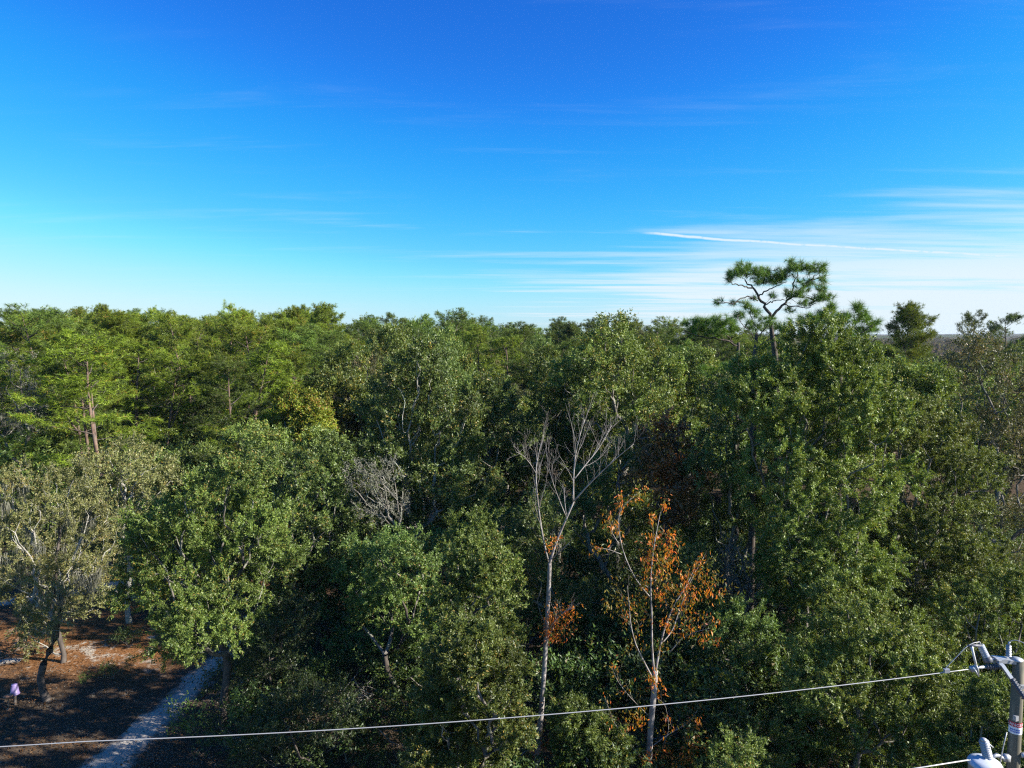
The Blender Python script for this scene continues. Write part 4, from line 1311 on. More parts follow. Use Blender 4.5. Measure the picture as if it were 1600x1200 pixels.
NAMED = {
    ('p', 2): 'leafy green sapling below the tallest oak, second away',
    ('p', 3): 'leafy green sapling upper left of the utility pole, second away',
    ('p', 4): 'leafy green sapling right of the orange-leaved tree, the nearest',
    ('p', 6): 'leafy green sapling lower right of the rusty red tree, third away',
    ('p', 7): 'leafy green sapling left of the broad oak by the cutout, the nearest',
    ('p', 9): 'leafy green sapling lower left of the broad oak by the cutout, second away',
    ('p', 10): 'leafy green sapling lower left of the orange-leaved tree, second away',
    ('p', 11): 'leafy green sapling left of the orange-leaved tree',
    ('p', 13): 'leafy green sapling below the bare white-barked tree',
    ('p', 14): 'leafy green sapling right of the orange-leaved tree, second away',
    ('p', 15): 'leafy green sapling below the rusty red tree, second away',
    ('p', 16): 'leafy green sapling below the tallest oak, the nearest',
    ('p', 17): 'leafy green sapling left of the utility pole',
    ('p', 18): 'leafy green sapling lower left of the orange-leaved tree, the nearest',
    ('p', 19): 'leafy green sapling below the broad oak by the cutout, second away',
    ('p', 21): 'leafy green sapling upper left of the orange-leaved tree, the nearest',
    ('p', 22): 'leafy green sapling upper left of the bare white-barked tree, the nearest',
    ('p', 23): 'leafy green sapling upper right of the bare white-barked tree',
    ('p', 26): 'leafy green sapling upper left of the upright bushy oak',
    ('p', 28): 'leafy green sapling below the tallest oak, third away',
    ('p', 30): 'leafy green sapling lower left of the upright bushy oak, second away',
    ('p', 31): 'leafy green sapling right of the leaning oak over the path, the nearest',
    ('p', 32): 'leafy green sapling right of the leaning oak over the path, second away',
    ('p', 33): 'leafy green sapling below the broad oak by the cutout, the nearest',
    ('p', 34): 'leafy green sapling lower right of the orange-leaved tree, second away',
    ('p', 35): 'leafy green sapling right of the leaning oak over the path, third away',
    ('p', 37): 'leafy green sapling lower right of the moss-grey half-dead oak',
    ('p', 38): 'leafy green sapling above the utility pole, the nearest',
    ('p', 39): 'leafy green sapling upper right of the leaning oak over the path, the nearest',
    ('p', 40): 'leafy green sapling lower left of the bare white-barked tree',
    ('p', 43): 'leafy green sapling lower left of the broad oak by the cutout, the nearest',
    ('p', 45): 'leafy green sapling right of the broad oak by the cutout, third away',
    ('p', 46): 'leafy green sapling lower right of the orange-leaved tree, the nearest',
    ('p', 47): 'leafy green sapling below the orange-leaved tree, second away',
    ('p', 48): 'leafy green sapling above the bare white-barked tree, the nearest',
    ('p', 50): 'leafy green sapling below the rusty red tree, the nearest',
    ('p', 51): 'leafy green sapling above the bare white-barked tree, second away',
    ('p', 54): 'leafy green sapling left of the broad oak by the cutout, second away',
    ('p', 56): 'leafy green sapling right of the bare white-barked tree, the nearest',
    ('p', 57): 'leafy green sapling lower left of the upright bushy oak, the nearest',
    ('p', 60): 'leafy green sapling right of the bare white-barked tree, third away',
    ('p', 61): 'leafy green sapling lower right of the bare white-barked tree',
    ('p', 62): 'leafy green sapling upper right of the orange-leaved tree',
    ('p', 63): 'leafy green sapling lower right of the rusty red tree, second away',
    ('p', 64): 'leafy green sapling left of the upright bushy oak, the nearest',
    ('p', 65): 'leafy green sapling left of the broad oak by the cutout, third away',
    ('p', 66): 'leafy green sapling right of the leaning oak over the path, fourth away',
    ('p', 67): 'leafy green sapling below the orange-leaved tree, the nearest',
    ('p', 69): 'leafy green sapling below the broad oak by the cutout, third away',
    ('p', 71): 'leafy green sapling right of the broad oak by the cutout, second away',
    ('p', 72): 'leafy green sapling lower right of the broad oak by the cutout, second away',
    ('p', 73): 'leafy green sapling lower right of the broad oak by the cutout, the nearest',
    ('p', 75): 'leafy green sapling left of the upright bushy oak, second away',
    ('p', 76): 'leafy green sapling right of the orange-leaved tree, third away',
    ('p', 77): 'leafy green sapling left of the transformer',
    ('p', 78): 'leafy green sapling upper right of the leaning oak over the path, second away',
    ('p', 81): 'leafy green sapling upper left of the bare white-barked tree, second away',
    ('p', 88): 'leafy green sapling above the utility pole, second away',
    ('p', 89): 'leafy green sapling lower right of the rusty red tree, the nearest',
    ('p', 90): 'leafy green sapling right of the bare white-barked tree, fourth away',
    ('p', 91): 'leafy green sapling upper left of the orange-leaved tree, second away',
    ('p', 92): 'leafy green sapling upper left of the utility pole, the nearest',
    ('p', 95): 'leafy green sapling right of the bare white-barked tree, second away',
    ('p', 96): 'leafy green sapling right of the broad oak by the cutout, the nearest',
    ('s', 0): 'leafy ground shrub lower left of the upright bushy oak, fifth away',
    ('s', 1): 'leafy ground shrub lower left of the orange-leaved tree, third away',
    ('s', 2): 'leafy ground shrub below the orange-leaved tree, second away',
    ('s', 3): 'leafy ground shrub below the orange-leaved tree, third away',
    ('s', 4): 'leafy ground shrub lower right of the orange-leaved tree',
    ('s', 5): 'leafy ground shrub lower left of the upright bushy oak, sixth away',
    ('s', 6): 'leafy ground shrub lower left of the upright bushy oak, seventh away',
    ('s', 7): 'leafy ground shrub lower right of the leaning oak over the path, third away',
    ('s', 8): 'leafy ground shrub lower right of the leaning oak over the path, second away',
    ('s', 9): 'leafy ground shrub lower left of the upright bushy oak, fourth away',
    ('s', 10): 'leafy ground shrub lower left of the upright bushy oak, third away',
    ('s', 11): 'leafy ground shrub lower right of the leaning oak over the path, fourth away',
    ('s', 12): 'leafy ground shrub lower left of the upright bushy oak, second away',
    ('s', 13): 'leafy ground shrub lower left of the orange-leaved tree, second away',
    ('s', 14): 'leafy ground shrub lower left of the orange-leaved tree, the nearest',
    ('s', 15): 'leafy ground shrub below the orange-leaved tree, the nearest',
    ('s', 16): 'leafy ground shrub left of the transformer, second away',
    ('s', 17): 'leafy ground shrub left of the transformer, the nearest',
    ('s', 18): 'leafy ground shrub lower left of the leaning oak over the path, second away',
    ('s', 19): 'leafy ground shrub lower left of the leaning oak over the path, the nearest',
    ('s', 20): 'leafy ground shrub lower right of the leaning oak over the path, the nearest',
    ('s', 21): 'leafy ground shrub lower left of the upright bushy oak, the nearest',
    ('u', 5): 'low understory tree lower right of the pine with reddish trunk, second away',
    ('u', 7): 'low understory tree upper left of the mossy pale oak, second away',
    ('u', 8): 'low understory tree right of the half-bare yellowish oak, the nearest',
    ('u', 9): 'low understory tree right of the half-bare yellowish oak, third away',
    ('u', 12): 'low understory tree upper left of the half-bare yellowish oak',
    ('u', 13): 'low understory tree lower right of the grey leafless tree, second away',
    ('u', 14): 'low understory tree below the pine with reddish trunk, second away',
    ('u', 16): 'low understory tree below the grey leafless tree, the nearest',
    ('u', 23): 'low understory tree upper left of the moss-grey half-dead oak',
    ('u', 30): 'low understory tree left of the moss-grey half-dead oak, the nearest',
    ('u', 33): 'low understory tree lower right of the pine with reddish trunk, the nearest',
    ('u', 35): 'low understory tree upper right of the leaning oak over the path',
    ('u', 42): 'low understory tree lower left of the moss-grey half-dead oak',
    ('u', 44): 'low understory tree upper right of the half-bare yellowish oak',
    ('u', 45): 'low understory tree left of the half-bare yellowish oak, the nearest',
    ('u', 49): 'low understory tree lower right of the pine with reddish trunk, third away',
    ('u', 53): 'low understory tree lower right of the grey leafless tree, the nearest',
    ('u', 60): 'low understory tree lower right of the golden yellow tree',
    ('u', 64): 'low understory tree left of the moss-grey half-dead oak, second away',
    ('u', 66): 'low understory tree above the half-bare yellowish oak',
    ('u', 68): 'low understory tree below the grey leafless tree, second away',
    ('u', 70): 'low understory tree right of the moss-grey half-dead oak',
    ('u', 71): 'low understory tree right of the half-bare yellowish oak, second away',
    ('u', 75): 'low understory tree above the moss-grey half-dead oak',
    ('u', 84): 'low understory tree upper left of the mossy pale oak, the nearest',
    ('u', 87): 'low understory tree below the pine with reddish trunk, the nearest',
    ('u', 89): 'low understory tree left of the tall middle oak',
    ('u', 91): 'low understory tree lower right of the grey leafless tree, third away',
    ('u', 93): 'low understory tree left of the half-bare yellowish oak, second away',
    ('w', 2): 'yellowish green pine upper right of the grey leafless tree',
    ('w', 3): 'plain green pine on the skyline upper right of the golden yellow tree, fifth away',
    ('w', 6): 'greyish brown broadleaf tree upper left of the tallest oak',
    ('w', 8): 'olive broadleaf tree above the tall middle oak',
    ('w', 9): 'plain green pine on the skyline upper right of the pine with reddish trunk',
    ('w', 11): 'olive broadleaf tree below the thin greyish oak',
    ('w', 12): 'plain green pine on the skyline upper right of the twig-topped olive tree, second away',
    ('w', 19): 'dark green broadleaf tree upper left of the thin greyish oak',
    ('w', 25): 'yellowish green pine on the skyline above the pine with reddish trunk, third away',
    ('w', 26): 'yellowish green pine above the golden yellow tree, the nearest',
    ('w', 27): 'yellowish green pine upper right of the tall middle oak',
    ('w', 28): 'plain green pine upper right of the twig-topped olive tree, second away',
    ('w', 30): 'dark green broadleaf tree above the tall middle oak, the nearest',
    ('w', 31): 'plain green pine on the skyline upper left of the twig-topped olive tree, seventh away',
    ('w', 32): 'plain green pine on the skyline upper left of the twig-topped olive tree, the nearest',
    ('w', 33): 'dark green broadleaf tree left of the tallest oak',
    ('w', 34): 'yellowish green pine on the skyline upper right of the pine with reddish trunk, the nearest',
    ('w', 40): 'olive broadleaf tree upper right of the golden yellow tree, second away',
    ('w', 41): 'yellowish green pine on the skyline above the twig-topped olive tree, the nearest',
    ('w', 42): 'yellowish green pine upper right of the pine with reddish trunk, third away',
    ('w', 46): 'plain green pine on the skyline above the tall middle oak, second away',
    ('w', 53): 'yellowish green pine on the skyline upper right of the pine with reddish trunk, second away',
    ('w', 54): 'plain green pine lower left of the flat-topped pine, second away',
    ('w', 56): 'plain green pine on the skyline upper left of the pine with reddish trunk, the nearest',
    ('w', 58): 'yellowish green pine on the skyline above the tall middle oak',
    ('w', 62): 'yellowish green pine upper left of the grey leafless tree',
    ('w', 64): 'fresh green broadleaf tree left of the twig-topped olive tree',
    ('w', 68): 'dark green broadleaf tree upper left of the golden yellow tree',
    ('w', 70): 'yellowish green pine on the skyline above the golden yellow tree, fourth away',
    ('w', 72): 'plain green pine on the skyline upper right of the golden yellow tree, third away',
    ('w', 79): 'yellowish green pine lower left of the flat-topped pine, the nearest',
    ('w', 80): 'plain green pine on the skyline upper left of the pine with reddish trunk, second away',
    ('w', 83): 'plain green pine right of the pine with reddish trunk',
    ('w', 88): 'dark green broadleaf tree above the tall middle oak, second away',
    ('w', 89): 'plain green pine upper right of the golden yellow tree',
    ('w', 91): 'yellowish green pine on the skyline above the golden yellow tree, fifth away',
    ('w', 92): 'olive broadleaf tree right of the tall middle oak',
    ('w', 95): 'yellowish green pine on the skyline upper right of the grey leafless tree, the nearest',
    ('w', 98): 'olive broadleaf tree above the thin greyish oak, the nearest',
    ('w', 108): 'yellowish green pine on the skyline upper right of the golden yellow tree',
    ('w', 113): 'plain green pine on the skyline upper right of the golden yellow tree, the nearest',
    ('w', 119): 'olive broadleaf tree above the thin greyish oak, second away',
    ('w', 120): 'plain green pine on the skyline upper right of the golden yellow tree, fourth away',
    ('w', 132): 'yellowish green pine on the skyline above the pine with reddish trunk, second away',
    ('w', 133): 'yellowish green pine on the skyline above the golden yellow tree, second away',
    ('w', 135): 'olive broadleaf tree lower left of the twig-topped olive tree',
    ('w', 136): 'yellowish green pine above the grey leafless tree, second away',
    ('w', 137): 'dark green broadleaf tree on the skyline upper left of the twig-topped olive tree',
    ('w', 140): 'plain green pine above the golden yellow tree',
    ('w', 141): 'plain green pine upper right of the grey leafless tree',
    ('w', 143): 'yellowish green pine above the golden yellow tree, second away',
    ('w', 144): 'olive broadleaf tree left of the pine with reddish trunk',
    ('w', 146): 'plain green pine below the twig-topped olive tree',
    ('w', 155): 'dark green broadleaf tree upper left of the twig-topped olive tree',
    ('w', 156): 'plain green pine upper right of the twig-topped olive tree, the nearest',
    ('w', 157): 'plain green pine right of the grey leafless tree',
    ('w', 160): 'plain green pine above the twig-topped olive tree',
    ('w', 162): 'yellowish green pine on the skyline above the grey leafless tree',
    ('w', 164): 'yellowish green pine on the skyline above the golden yellow tree, the nearest',
    ('w', 165): 'yellowish green pine on the skyline upper right of the pine with reddish trunk, third away',
    ('w', 166): 'yellowish green pine left of the twig-topped olive tree',
    ('w', 180): 'plain green pine on the skyline upper left of the twig-topped olive tree, third away',
    ('w', 189): 'olive broadleaf tree upper right of the golden yellow tree, the nearest',
    ('w', 190): 'plain green pine on the skyline upper left of the twig-topped olive tree, sixth away',
    ('w', 191): 'yellowish green pine on the skyline above the golden yellow tree, third away',
    ('w', 193): 'yellowish green pine right of the pine with reddish trunk',
    ('w', 199): 'plain green pine on the skyline above the tall middle oak, fourth away',
    ('w', 200): 'yellowish green pine on the skyline above the pine with reddish trunk, the nearest',
    ('w', 202): 'plain green pine left of the twig-topped olive tree, second away',
    ('w', 203): 'greyish brown broadleaf tree on the skyline upper right of the twig-topped olive tree',
    ('w', 205): 'yellowish green pine left of the pine with reddish trunk',
    ('w', 208): 'dark green broadleaf tree upper right of the rusty red tree',
    ('w', 210): 'plain green pine lower left of the round-topped lone pine',
    ('w', 212): 'plain green pine upper left of the twig-topped olive tree',
    ('w', 213): 'plain green pine left of the twig-topped olive tree, the nearest',
    ('w', 225): 'yellowish green pine on the skyline upper left of the pine with reddish trunk, third away',
    ('w', 226): 'plain green pine on the skyline above the tall middle oak, third away',
    ('w', 228): 'greyish brown broadleaf tree lower left of the flat-topped pine',
    ('w', 230): 'greyish brown broadleaf tree lower right of the round-topped lone pine',
    ('w', 231): 'plain green pine on the skyline upper left of the twig-topped olive tree, fifth away',
    ('w', 240): 'yellowish green pine on the skyline lower left of the flat-topped pine',
    ('w', 243): 'yellowish green pine above the grey leafless tree, the nearest',
    ('w', 247): 'yellowish green pine upper right of the pine with reddish trunk, second away',
    ('w', 249): 'plain green pine below the round-topped lone pine',
    ('w', 250): 'dark green broadleaf tree on the skyline left of the twig-topped olive tree',
    ('w', 258): 'yellowish green pine right of the grey leafless tree, the nearest',
    ('w', 261): 'olive broadleaf tree above the tallest oak',
    ('w', 263): 'yellowish green pine upper right of the pine with reddish trunk, the nearest',
    ('w', 265): 'olive broadleaf tree left of the twig-topped olive tree',
    ('w', 268): 'olive broadleaf tree left of the tallest oak',
    ('w', 269): 'plain green pine upper right of the twig-topped olive tree, third away',
    ('w', 273): 'yellowish green pine upper left of the pine with reddish trunk, second away',
    ('w', 279): 'dark green broadleaf tree upper right of the golden yellow tree',
    ('w', 285): 'olive broadleaf tree left of the thin greyish oak, second away',
    ('w', 289): 'greyish brown broadleaf tree left of the twig-topped olive tree',
    ('w', 290): 'yellowish green pine on the skyline upper right of the grey leafless tree, second away',
    ('w', 299): 'yellowish green pine right of the grey leafless tree, second away',
    ('w', 300): 'plain green pine on the skyline above the tall middle oak, the nearest',
    ('w', 301): 'plain green pine on the skyline above the grey leafless tree',
    ('w', 302): 'yellowish green pine upper left of the pine with reddish trunk, the nearest',
    ('w', 317): 'olive broadleaf tree left of the thin greyish oak, the nearest',
    ('w', 318): 'plain green pine on the skyline upper left of the twig-topped olive tree, second away',
    ('w', 329): 'plain green pine lower left of the flat-topped pine, the nearest',
    ('w', 330): 'yellowish green pine lower left of the flat-topped pine, second away',
    ('w', 332): 'plain green pine upper left of the thin greyish oak',
    ('w', 341): 'plain green pine on the skyline upper right of the twig-topped olive tree, the nearest',
    ('w', 347): 'plain green pine lower left of the grey leafless tree',
    ('w', 348): 'yellowish green pine on the skyline upper left of the pine with reddish trunk, second away',
    ('w', 349): 'greyish brown broadleaf tree upper left of the thin greyish oak',
    ('w', 350): 'yellowish green pine on the skyline upper right of the twig-topped olive tree',
    ('w', 351): 'plain green pine on the skyline upper right of the golden yellow tree, second away',
    ('w', 356): 'dark green broadleaf tree lower right of the tallest oak',
    ('w', 360): 'yellowish green pine on the skyline above the twig-topped olive tree, second away',
    ('w', 363): 'yellowish green pine upper left of the golden yellow tree',
    ('w', 364): 'plain green pine on the skyline upper left of the twig-topped olive tree, fourth away',
    ('w', 365): 'yellowish green pine on the skyline upper left of the pine with reddish trunk, the nearest',
    ('w', 379): 'greyish brown broadleaf tree upper right of the tall middle oak',
}
#END
SKY_X = [-200, 0, 60, 130, 200, 260, 330, 370, 440, 480, 560, 660, 720, 780, 850, 960, 1060, 1130, 1200, 1300, 1360, 1440, 1500, 1600, 1800]
SKY_Y = [492, 494, 488, 485, 494, 486, 494, 488, 492, 488, 499, 491, 504, 501, 506, 505, 508, 512, 517, 526, 532, 548, 546, 530, 525]
rg = np.random.default_rng(33)
placed = []
tries = 0
while tries < 12000 and len(placed) < 470:
    tries += 1
    Y = 41 + 95 * rg.random() ** 0.8
    px = rg.uniform(-90, 1690)
    X = (px - 800) / FPX * Y
    gap = 3.9 + 0.010 * Y
    if (395 < px < 545 and Y < 53) or (545 <= px < 720 and Y < 47) or (195 < px < 330 and Y < 56) or (-10 < px < 80 and Y < 50) or (1350 < px < 1460 and Y < 64):
        continue
    if any((X - a) ** 2 + (Y - b) ** 2 < gap * gap for a, b in placed):
        continue
    placed.append((X, Y))
    sky = np.interp(px, SKY_X, SKY_Y) + 3.5
    if Y < 58:
        top = sky + rg.uniform(18, 85)
    elif Y < 82:
        top = sky + rg.uniform(5, 38)
    else:
        top = sky + rg.exponential(9) + 2 - (rg.random() < 0.20) * rg.uniform(6, 14)
    p_pine = 0.88 if px < 530 else (0.22 if Y < 60 else 0.6) if px < 1120 else (0.15 if Y < 60 else 0.45)
    rot = rg.uniform(0, 6.28)
    k = rg.random()
    if rg.random() < p_pine:
        nd = 'pine_bright' if (rg.random() < (0.6 if px < 560 else 0.25)) else 'pine'
        zone = 'in the stand behind the pale oaks' if px < 560 else ('among the woods behind the middle oaks' if px < 1120 else 'in the woods beyond the tallest oak')
        lab = ('yellowish green pine ' if nd == 'pine_bright' else 'plain green pine ') + zone
        mi, wide = int(rg.integers(0, 6)), rg.uniform(0.95, 1.35)
        if ('w', len(placed)) in HIDDEN:
            continue
        t = pine_at(px, top, Y, NAMED.get(('w', len(placed)), lab), 'pines ' + zone, mi, nd, wide, rot)
        KEYS[t.name] = ('w', len(placed))
    else:
        if px < 560:
            lf = ['oak_olive', 'oak', 'yellow', 'oak_bright'][int(rg.choice(4, p=[.4, .35, .1, .15]))]
        elif px < 1120:
            lf = ['oak_olive', 'oak', 'oak_grey', 'oak_bright'][int(rg.choice(4, p=[.35, .3, .15, .2]))]
        else:
            lf = ['oak_olive', 'oak', 'oak_grey'][int(rg.choice(3, p=[.4, .2, .4]))]
        zone = 'in the stand behind the pale oaks' if px < 560 else ('among the woods behind the middle oaks' if px < 1120 else 'in the woods beyond the tallest oak')
        word = {'oak_olive': 'olive', 'oak': 'dark green', 'yellow': 'yellow', 'oak_bright': 'fresh green', 'oak_grey': 'greyish brown'}[lf]
        mi, wide = int(rg.integers(0, 4)), rg.uniform(0.85, 1.2)
        if ('w', len(placed)) in HIDDEN:
            continue
        t = oak_at(px, top + (6 if Y > 58 else 14), Y, NAMED.get(('w', len(placed)), word + ' broadleaf tree ' + zone), 'broadleaf trees ' + zone, mi, lf, wide, rot)
        KEYS[t.name] = ('w', len(placed))


def far_wood(name, label, leaf, n, rmin, rmax, az0, az1, zlo, zhi, seed, trik=70):
    """woods too far off to tell the trees apart: tufted crowns, one object"""
    rg = np.random.default_rng(seed)
    az = rg.uniform(R(az0), R(az1), n)
    rr = np.sqrt(rg.uniform(rmin ** 2, rmax ** 2, n))
    c = np.stack([rr * np.sin(az), rr * np.cos(az), rg.uniform(zlo, zhi, n)], 1)
    P = np.repeat(c, trik, 0)
    u = nrm(rg.normal(size=P.shape))
    u[:, 2] = np.abs(u[:, 2]) * 1.0
    rad = np.repeat(rg.uniform(1.6, 3.4, n), trik)
    P = P + u * (rad * rg.uniform(0.7, 1.05, len(P)))[:, None] - np.array([0, 0, 1]) * (np.repeat(rg.uniform(1.5, 2.5, n), trik) * rg.random(len(P)) ** 2 * 2.5)[:, None]
    ax = nrm(rg.normal(size=P.shape))
    N = nrm(u + rg.normal(size=P.shape) * 0.6)
    S = nrm(np.cross(N, ax))
    L = rg.uniform(0.35, 0.75, len(P))[:, None] * np.clip(np.repeat(rr, trik) / 200, 0.8, 2.0)[:, None]
    V = np.stack([P - S * L * 0.6, P + S * L * 0.6, P + ax * L], 1).reshape(-1, 3)
    o = link(name, mesh(name, V, None, np.arange(len(V)).reshape(-1, 3), [M[leaf]]))
    o['kind'] = 'stuff'
    o['label'] = label
    o['category'] = 'woods'


far_wood('far_wood', 'brownish leafless woods in the gap at the right horizon', 'far_bare', 900, 140, 960, 16, 43, 5.0, 9.0, 92)

# ------------------------------------------------------------------ undergrowth and litter
SHRUBS = []
for k in range(3):
    rgk = np.random.default_rng(140 + k)
    lob = [(0, 0, 0.9, 0.8, 0.8, 0.6)] + [(rgk.normal() * 0.6, rgk.normal() * 0.6, rgk.uniform(0.5, 1.2), 0.55, 0.55, 0.45) for _ in range(4)]
    SHRUBS.append(broadleaf(140 + k, lob, M['shrub'], M['bark'], n_attr=130, step=0.2, ntw=3, nleaf=9, leaf=0.06, tl=0.3, base_r=0.03, tip=0.005, rth=0.009))
SH = [(690, 1235, 19.5, 1.6), (800, 1230, 19, 1.4), (960, 1225, 18.5, 1.5), (1080, 1230, 19, 1.3), (1180, 1225, 19.5, 1.5), (620, 1215, 21, 1.2), (540, 1190, 22, 1.0),
      (470, 1090, 25, 1.2), (430, 1060, 27, 1.3), (520, 1120, 25, 0.9), (650, 1120, 23.5, 1.1), (400, 1150, 23.5, 0.8), (590, 1050, 27, 1.2), (900, 1110, 24, 1.2), (960, 1060, 25, 1.2),
      (1110, 1200, 20.5, 1.5), (1450, 1230, 17.5, 1.7), (1530, 1225, 17, 1.4), (150, 1060, 27, 0.5), (180, 1010, 30, 0.6), (440, 1000, 30, 1.2), (680, 1060, 26, 1.1), (750, 1200, 21, 1.0), (385, 1180, 21.8, 1.5), (400, 1150, 22.8, 1.5)]
for i, (x, y, Y, s) in enumerate(SH):
    X = (x - 800) / FPX * Y
    t = copy_model(SHRUBS[i % 3], {}, 'shrub', NAMED.get(('s', i), 'dark green leafy shrub growing on the shaded forest floor'), 'shrub', (X, Y, float(ground_z(X, Y))), i * 1.3, s, 'shrubs on the forest floor')
    KEYS[t.name] = ('s', i)


rgu = np.random.default_rng(145)
done = []
for _ in range(1500):
    Y = rgu.uniform(21, 46)
    px = rgu.uniform(330, 1640)
    X = (px - 800) / FPX * Y
    if (px < 690 and Y < 29) or X < -0.33 * Y and Y < 34 or any((X - a) ** 2 + (Y - b) ** 2 < 5.5 for a, b in done) or len(done) > 95:
        continue
    done.append((X, Y))
    turn, size = rgu.uniform(0, 6), rgu.uniform(1.5, 2.6)
    if ('p', len(done)) in HIDDEN:
        continue
    t = copy_model(SHRUBS[len(done) % 3], {}, 'sapling', NAMED.get(('p', len(done)), 'leafy green sapling in the shade under the oaks'), 'sapling', (X, Y, float(ground_z(X, Y))), turn, size, 'saplings under the oaks')
    KEYS[t.name] = ('p', len(done))


done = []
for _ in range(900):
    Y = rgu.uniform(40, 84)
    px = rgu.uniform(-20, 600)
    X = (px - 800) / FPX * Y
    if any((X - a) ** 2 + (Y - b) ** 2 < 9 for a, b in done) or len(done) > 120 or (px < 330 and Y < 44):
        continue
    done.append((X, Y))
    turn, size = rgu.uniform(0, 6), rgu.uniform(2.4, 4.4)
    if ('u', len(done)) in HIDDEN:
        continue
    t = copy_model(SHRUBS[len(done) % 3], {'crown': ['oak_olive', 'shrub', 'oak'][len(done) % 3]}, 'understory_tree', NAMED.get(('u', len(done)), 'low leafy understory tree between the trunks of the pine stand'), 'tree', (X, Y, float(ground_z(X, Y))), turn, size, 'understory trees in the pine stand')
    KEYS[t.name] = ('u', len(done))


def litter():
    rg = np.random.default_rng(150)
    n = 30000
    Y = 20 + 26 * rg.random(n) ** 1.2
    X = rg.uniform(-0.80, -0.25, n) * Y
    c = np.interp(Y, [8, 15, 20, 23, 26, 29, 34, 40, 48], [-14.6, -13.8, -13.5, -13.2, -12.9, -12.7, -13, -14.2, -17])
    keep = (np.abs(X - c) > 0.75 * rg.random(n) ** 0.5) | (rg.random(n) < 0.12)
    cl = vnoise(X * 0.5, Y * 0.5, 14) > -0.22 + 0.3 * (rg.random(n) - 0.5)
    X, Y = X[keep & cl], Y[keep & cl]
    n = len(X)
    P = np.stack([X, Y, ground_z(X, Y) + rg.uniform(0.02, 0.06, n)], 1)
    ax = rg.normal(size=(n, 3)) * np.array([1, 1, 0.35])
    N = np.array([0, 0, 1.0]) + rg.normal(size=(n, 3)) * 0.4
    V, Q = leaf_quads(P, ax, N, rg.uniform(0.05, 0.13, n), rg.uniform(0.02, 0.05, n))
    o = link('leaf_litter', mesh('leaf_litter', V, Q, None, [M['litter']]))
    o['kind'] = 'stuff'
    o['label'] = 'brown fallen leaves and pine straw scattered on the ground'
    o['category'] = 'leaf litter'


litter()


def brush_pile(px, py, Y, n, size, label, seed):
    rg = np.random.default_rng(seed)
    X = (px - 800) / FPX * Y
    base = np.array([X, Y, float(ground_z(X, Y))])
    t = thing('brush_pile', label, 'brush pile', base)
    for i in range(n):
        a = rg.uniform(0, 3.14)
        d = np.array([math.cos(a), math.sin(a), rg.uniform(-0.1, 0.35)])
        l = size * rg.uniform(0.5, 1.2)
        p = np.array([rg.normal() * size * 0.35, rg.normal() * size * 0.3, rg.uniform(0.05, size * 0.4)]) - d * l / 2
        p[2] = max(p[2], 0.03)
        pts = [p]
        v = d
        for s in range(5):
            v = nrm(v + rg.normal(size=3) * 0.16)
            pts.append(pts[-1] + v * l / 5)
            pts[-1][2] = max(pts[-1][2], 0.02)
        b = Buf().tube(pts, np.linspace(rg.uniform(0.012, 0.028), 0.006, 6), 5)
        twig_fan(rg, pts, np.linspace(0.015, 0.006, 6), 4, l * 0.35, 0.1, 0.3, b, None, 0)
        link('branch', b.make('branch', M['bark_pale'], True), t)


brush_pile(545, 1100, 25.5, 22, 1.5, 'heap of pale dead branches lying in the dark hollow left of the upright bushy oak', 160)
brush_pile(395, 880, 27, 12, 1.2, 'white dead branches tangled on the right side of the leaning green oak', 161)
brush_pile(440, 1170, 23.5, 10, 1.4, 'scattered dead sticks on the shaded ground right of the path', 162)

# garden things half hidden under the mossy oak
def ornaments():
    p = at(24, 1100, 25.2)
    t = thing('upturned_bucket', 'small lavender tapered bucket upturned on a short post under the mossy oak', 'bucket', (p[0], p[1], 0))
    b = Buf().lathe((0, 0, 0.42), (0, 0, 1), [(0, 0.165), (0.02, 0.17), (0.03, 0.15), (0.36, 0.105), (0.385, 0.10), (0.39, 0.0)], 20)
    link('bucket_body', b.make('bucket_body', plain_mat('lavender_plastic', (0.20, 0.15, 0.31), 0.45), True), t)
    link('post', Buf().lathe((0, 0, -0.1), (0, 0, 1), [(0, 0.05), (0.53, 0.045), (0.54, 0)], 10).make('post', M['bark_dark'], True), t)
    q = at(14, 1112, 24.9)
    t = thing('bird_bath', 'brown clay bowl on a thin stand beside the lavender bucket', 'bird bath', (q[0], q[1], 0))
    clay = plain_mat('brown_clay', (0.32, 0.17, 0.10), 0.8)
    link('bowl', Buf().lathe((0, 0, 0.42), (0, 0, 1), [(0, 0.03), (0.02, 0.10), (0.07, 0.15), (0.10, 0.16), (0.10, 0.145), (0.05, 0.09), (0.03, 0.0)], 20).make('bowl', clay, True), t)
    link('stand', Buf().lathe((0, 0, -0.05), (0, 0, 1), [(0, 0.09), (0.07, 0.08), (0.10, 0.025), (0.45, 0.022), (0.475, 0.05)], 12).make('stand', clay, True), t)


ornaments()

# ------------------------------------------------------------------ utility pole and power lines
M['pole'] = bark_mat('weathered_pole', (0.09, 0.08, 0.06), (0.21, 0.19, 0.14), (0.15, 0.145, 0.11), scale=9.0, stretch=0.05)
M['galv'] = plain_mat('galvanised_steel', (0.44, 0.45, 0.47), 0.5, 0.5, 0.3, 25)
M['alum'] = plain_mat('aluminium_wire', (0.44, 0.43, 0.42), 0.5, 0.4, 0.2, 20)
M['poly'] = plain_mat('grey_polymer', (0.10, 0.105, 0.125), 0.5)
M['porc'] = plain_mat('grey_porcelain', (0.33, 0.35, 0.40), 0.35, 0.0, 0.25, 20)
M['tank'] = plain_mat('pale_grey_tank_paint', (0.52, 0.55, 0.60), 0.4, 0.0, 0.2, 6)
M['white'] = plain_mat('white_sign', (0.80, 0.80, 0.80), 0.4)
M['red'] = plain_mat('red_sign', (0.55, 0.03, 0.05), 0.4)
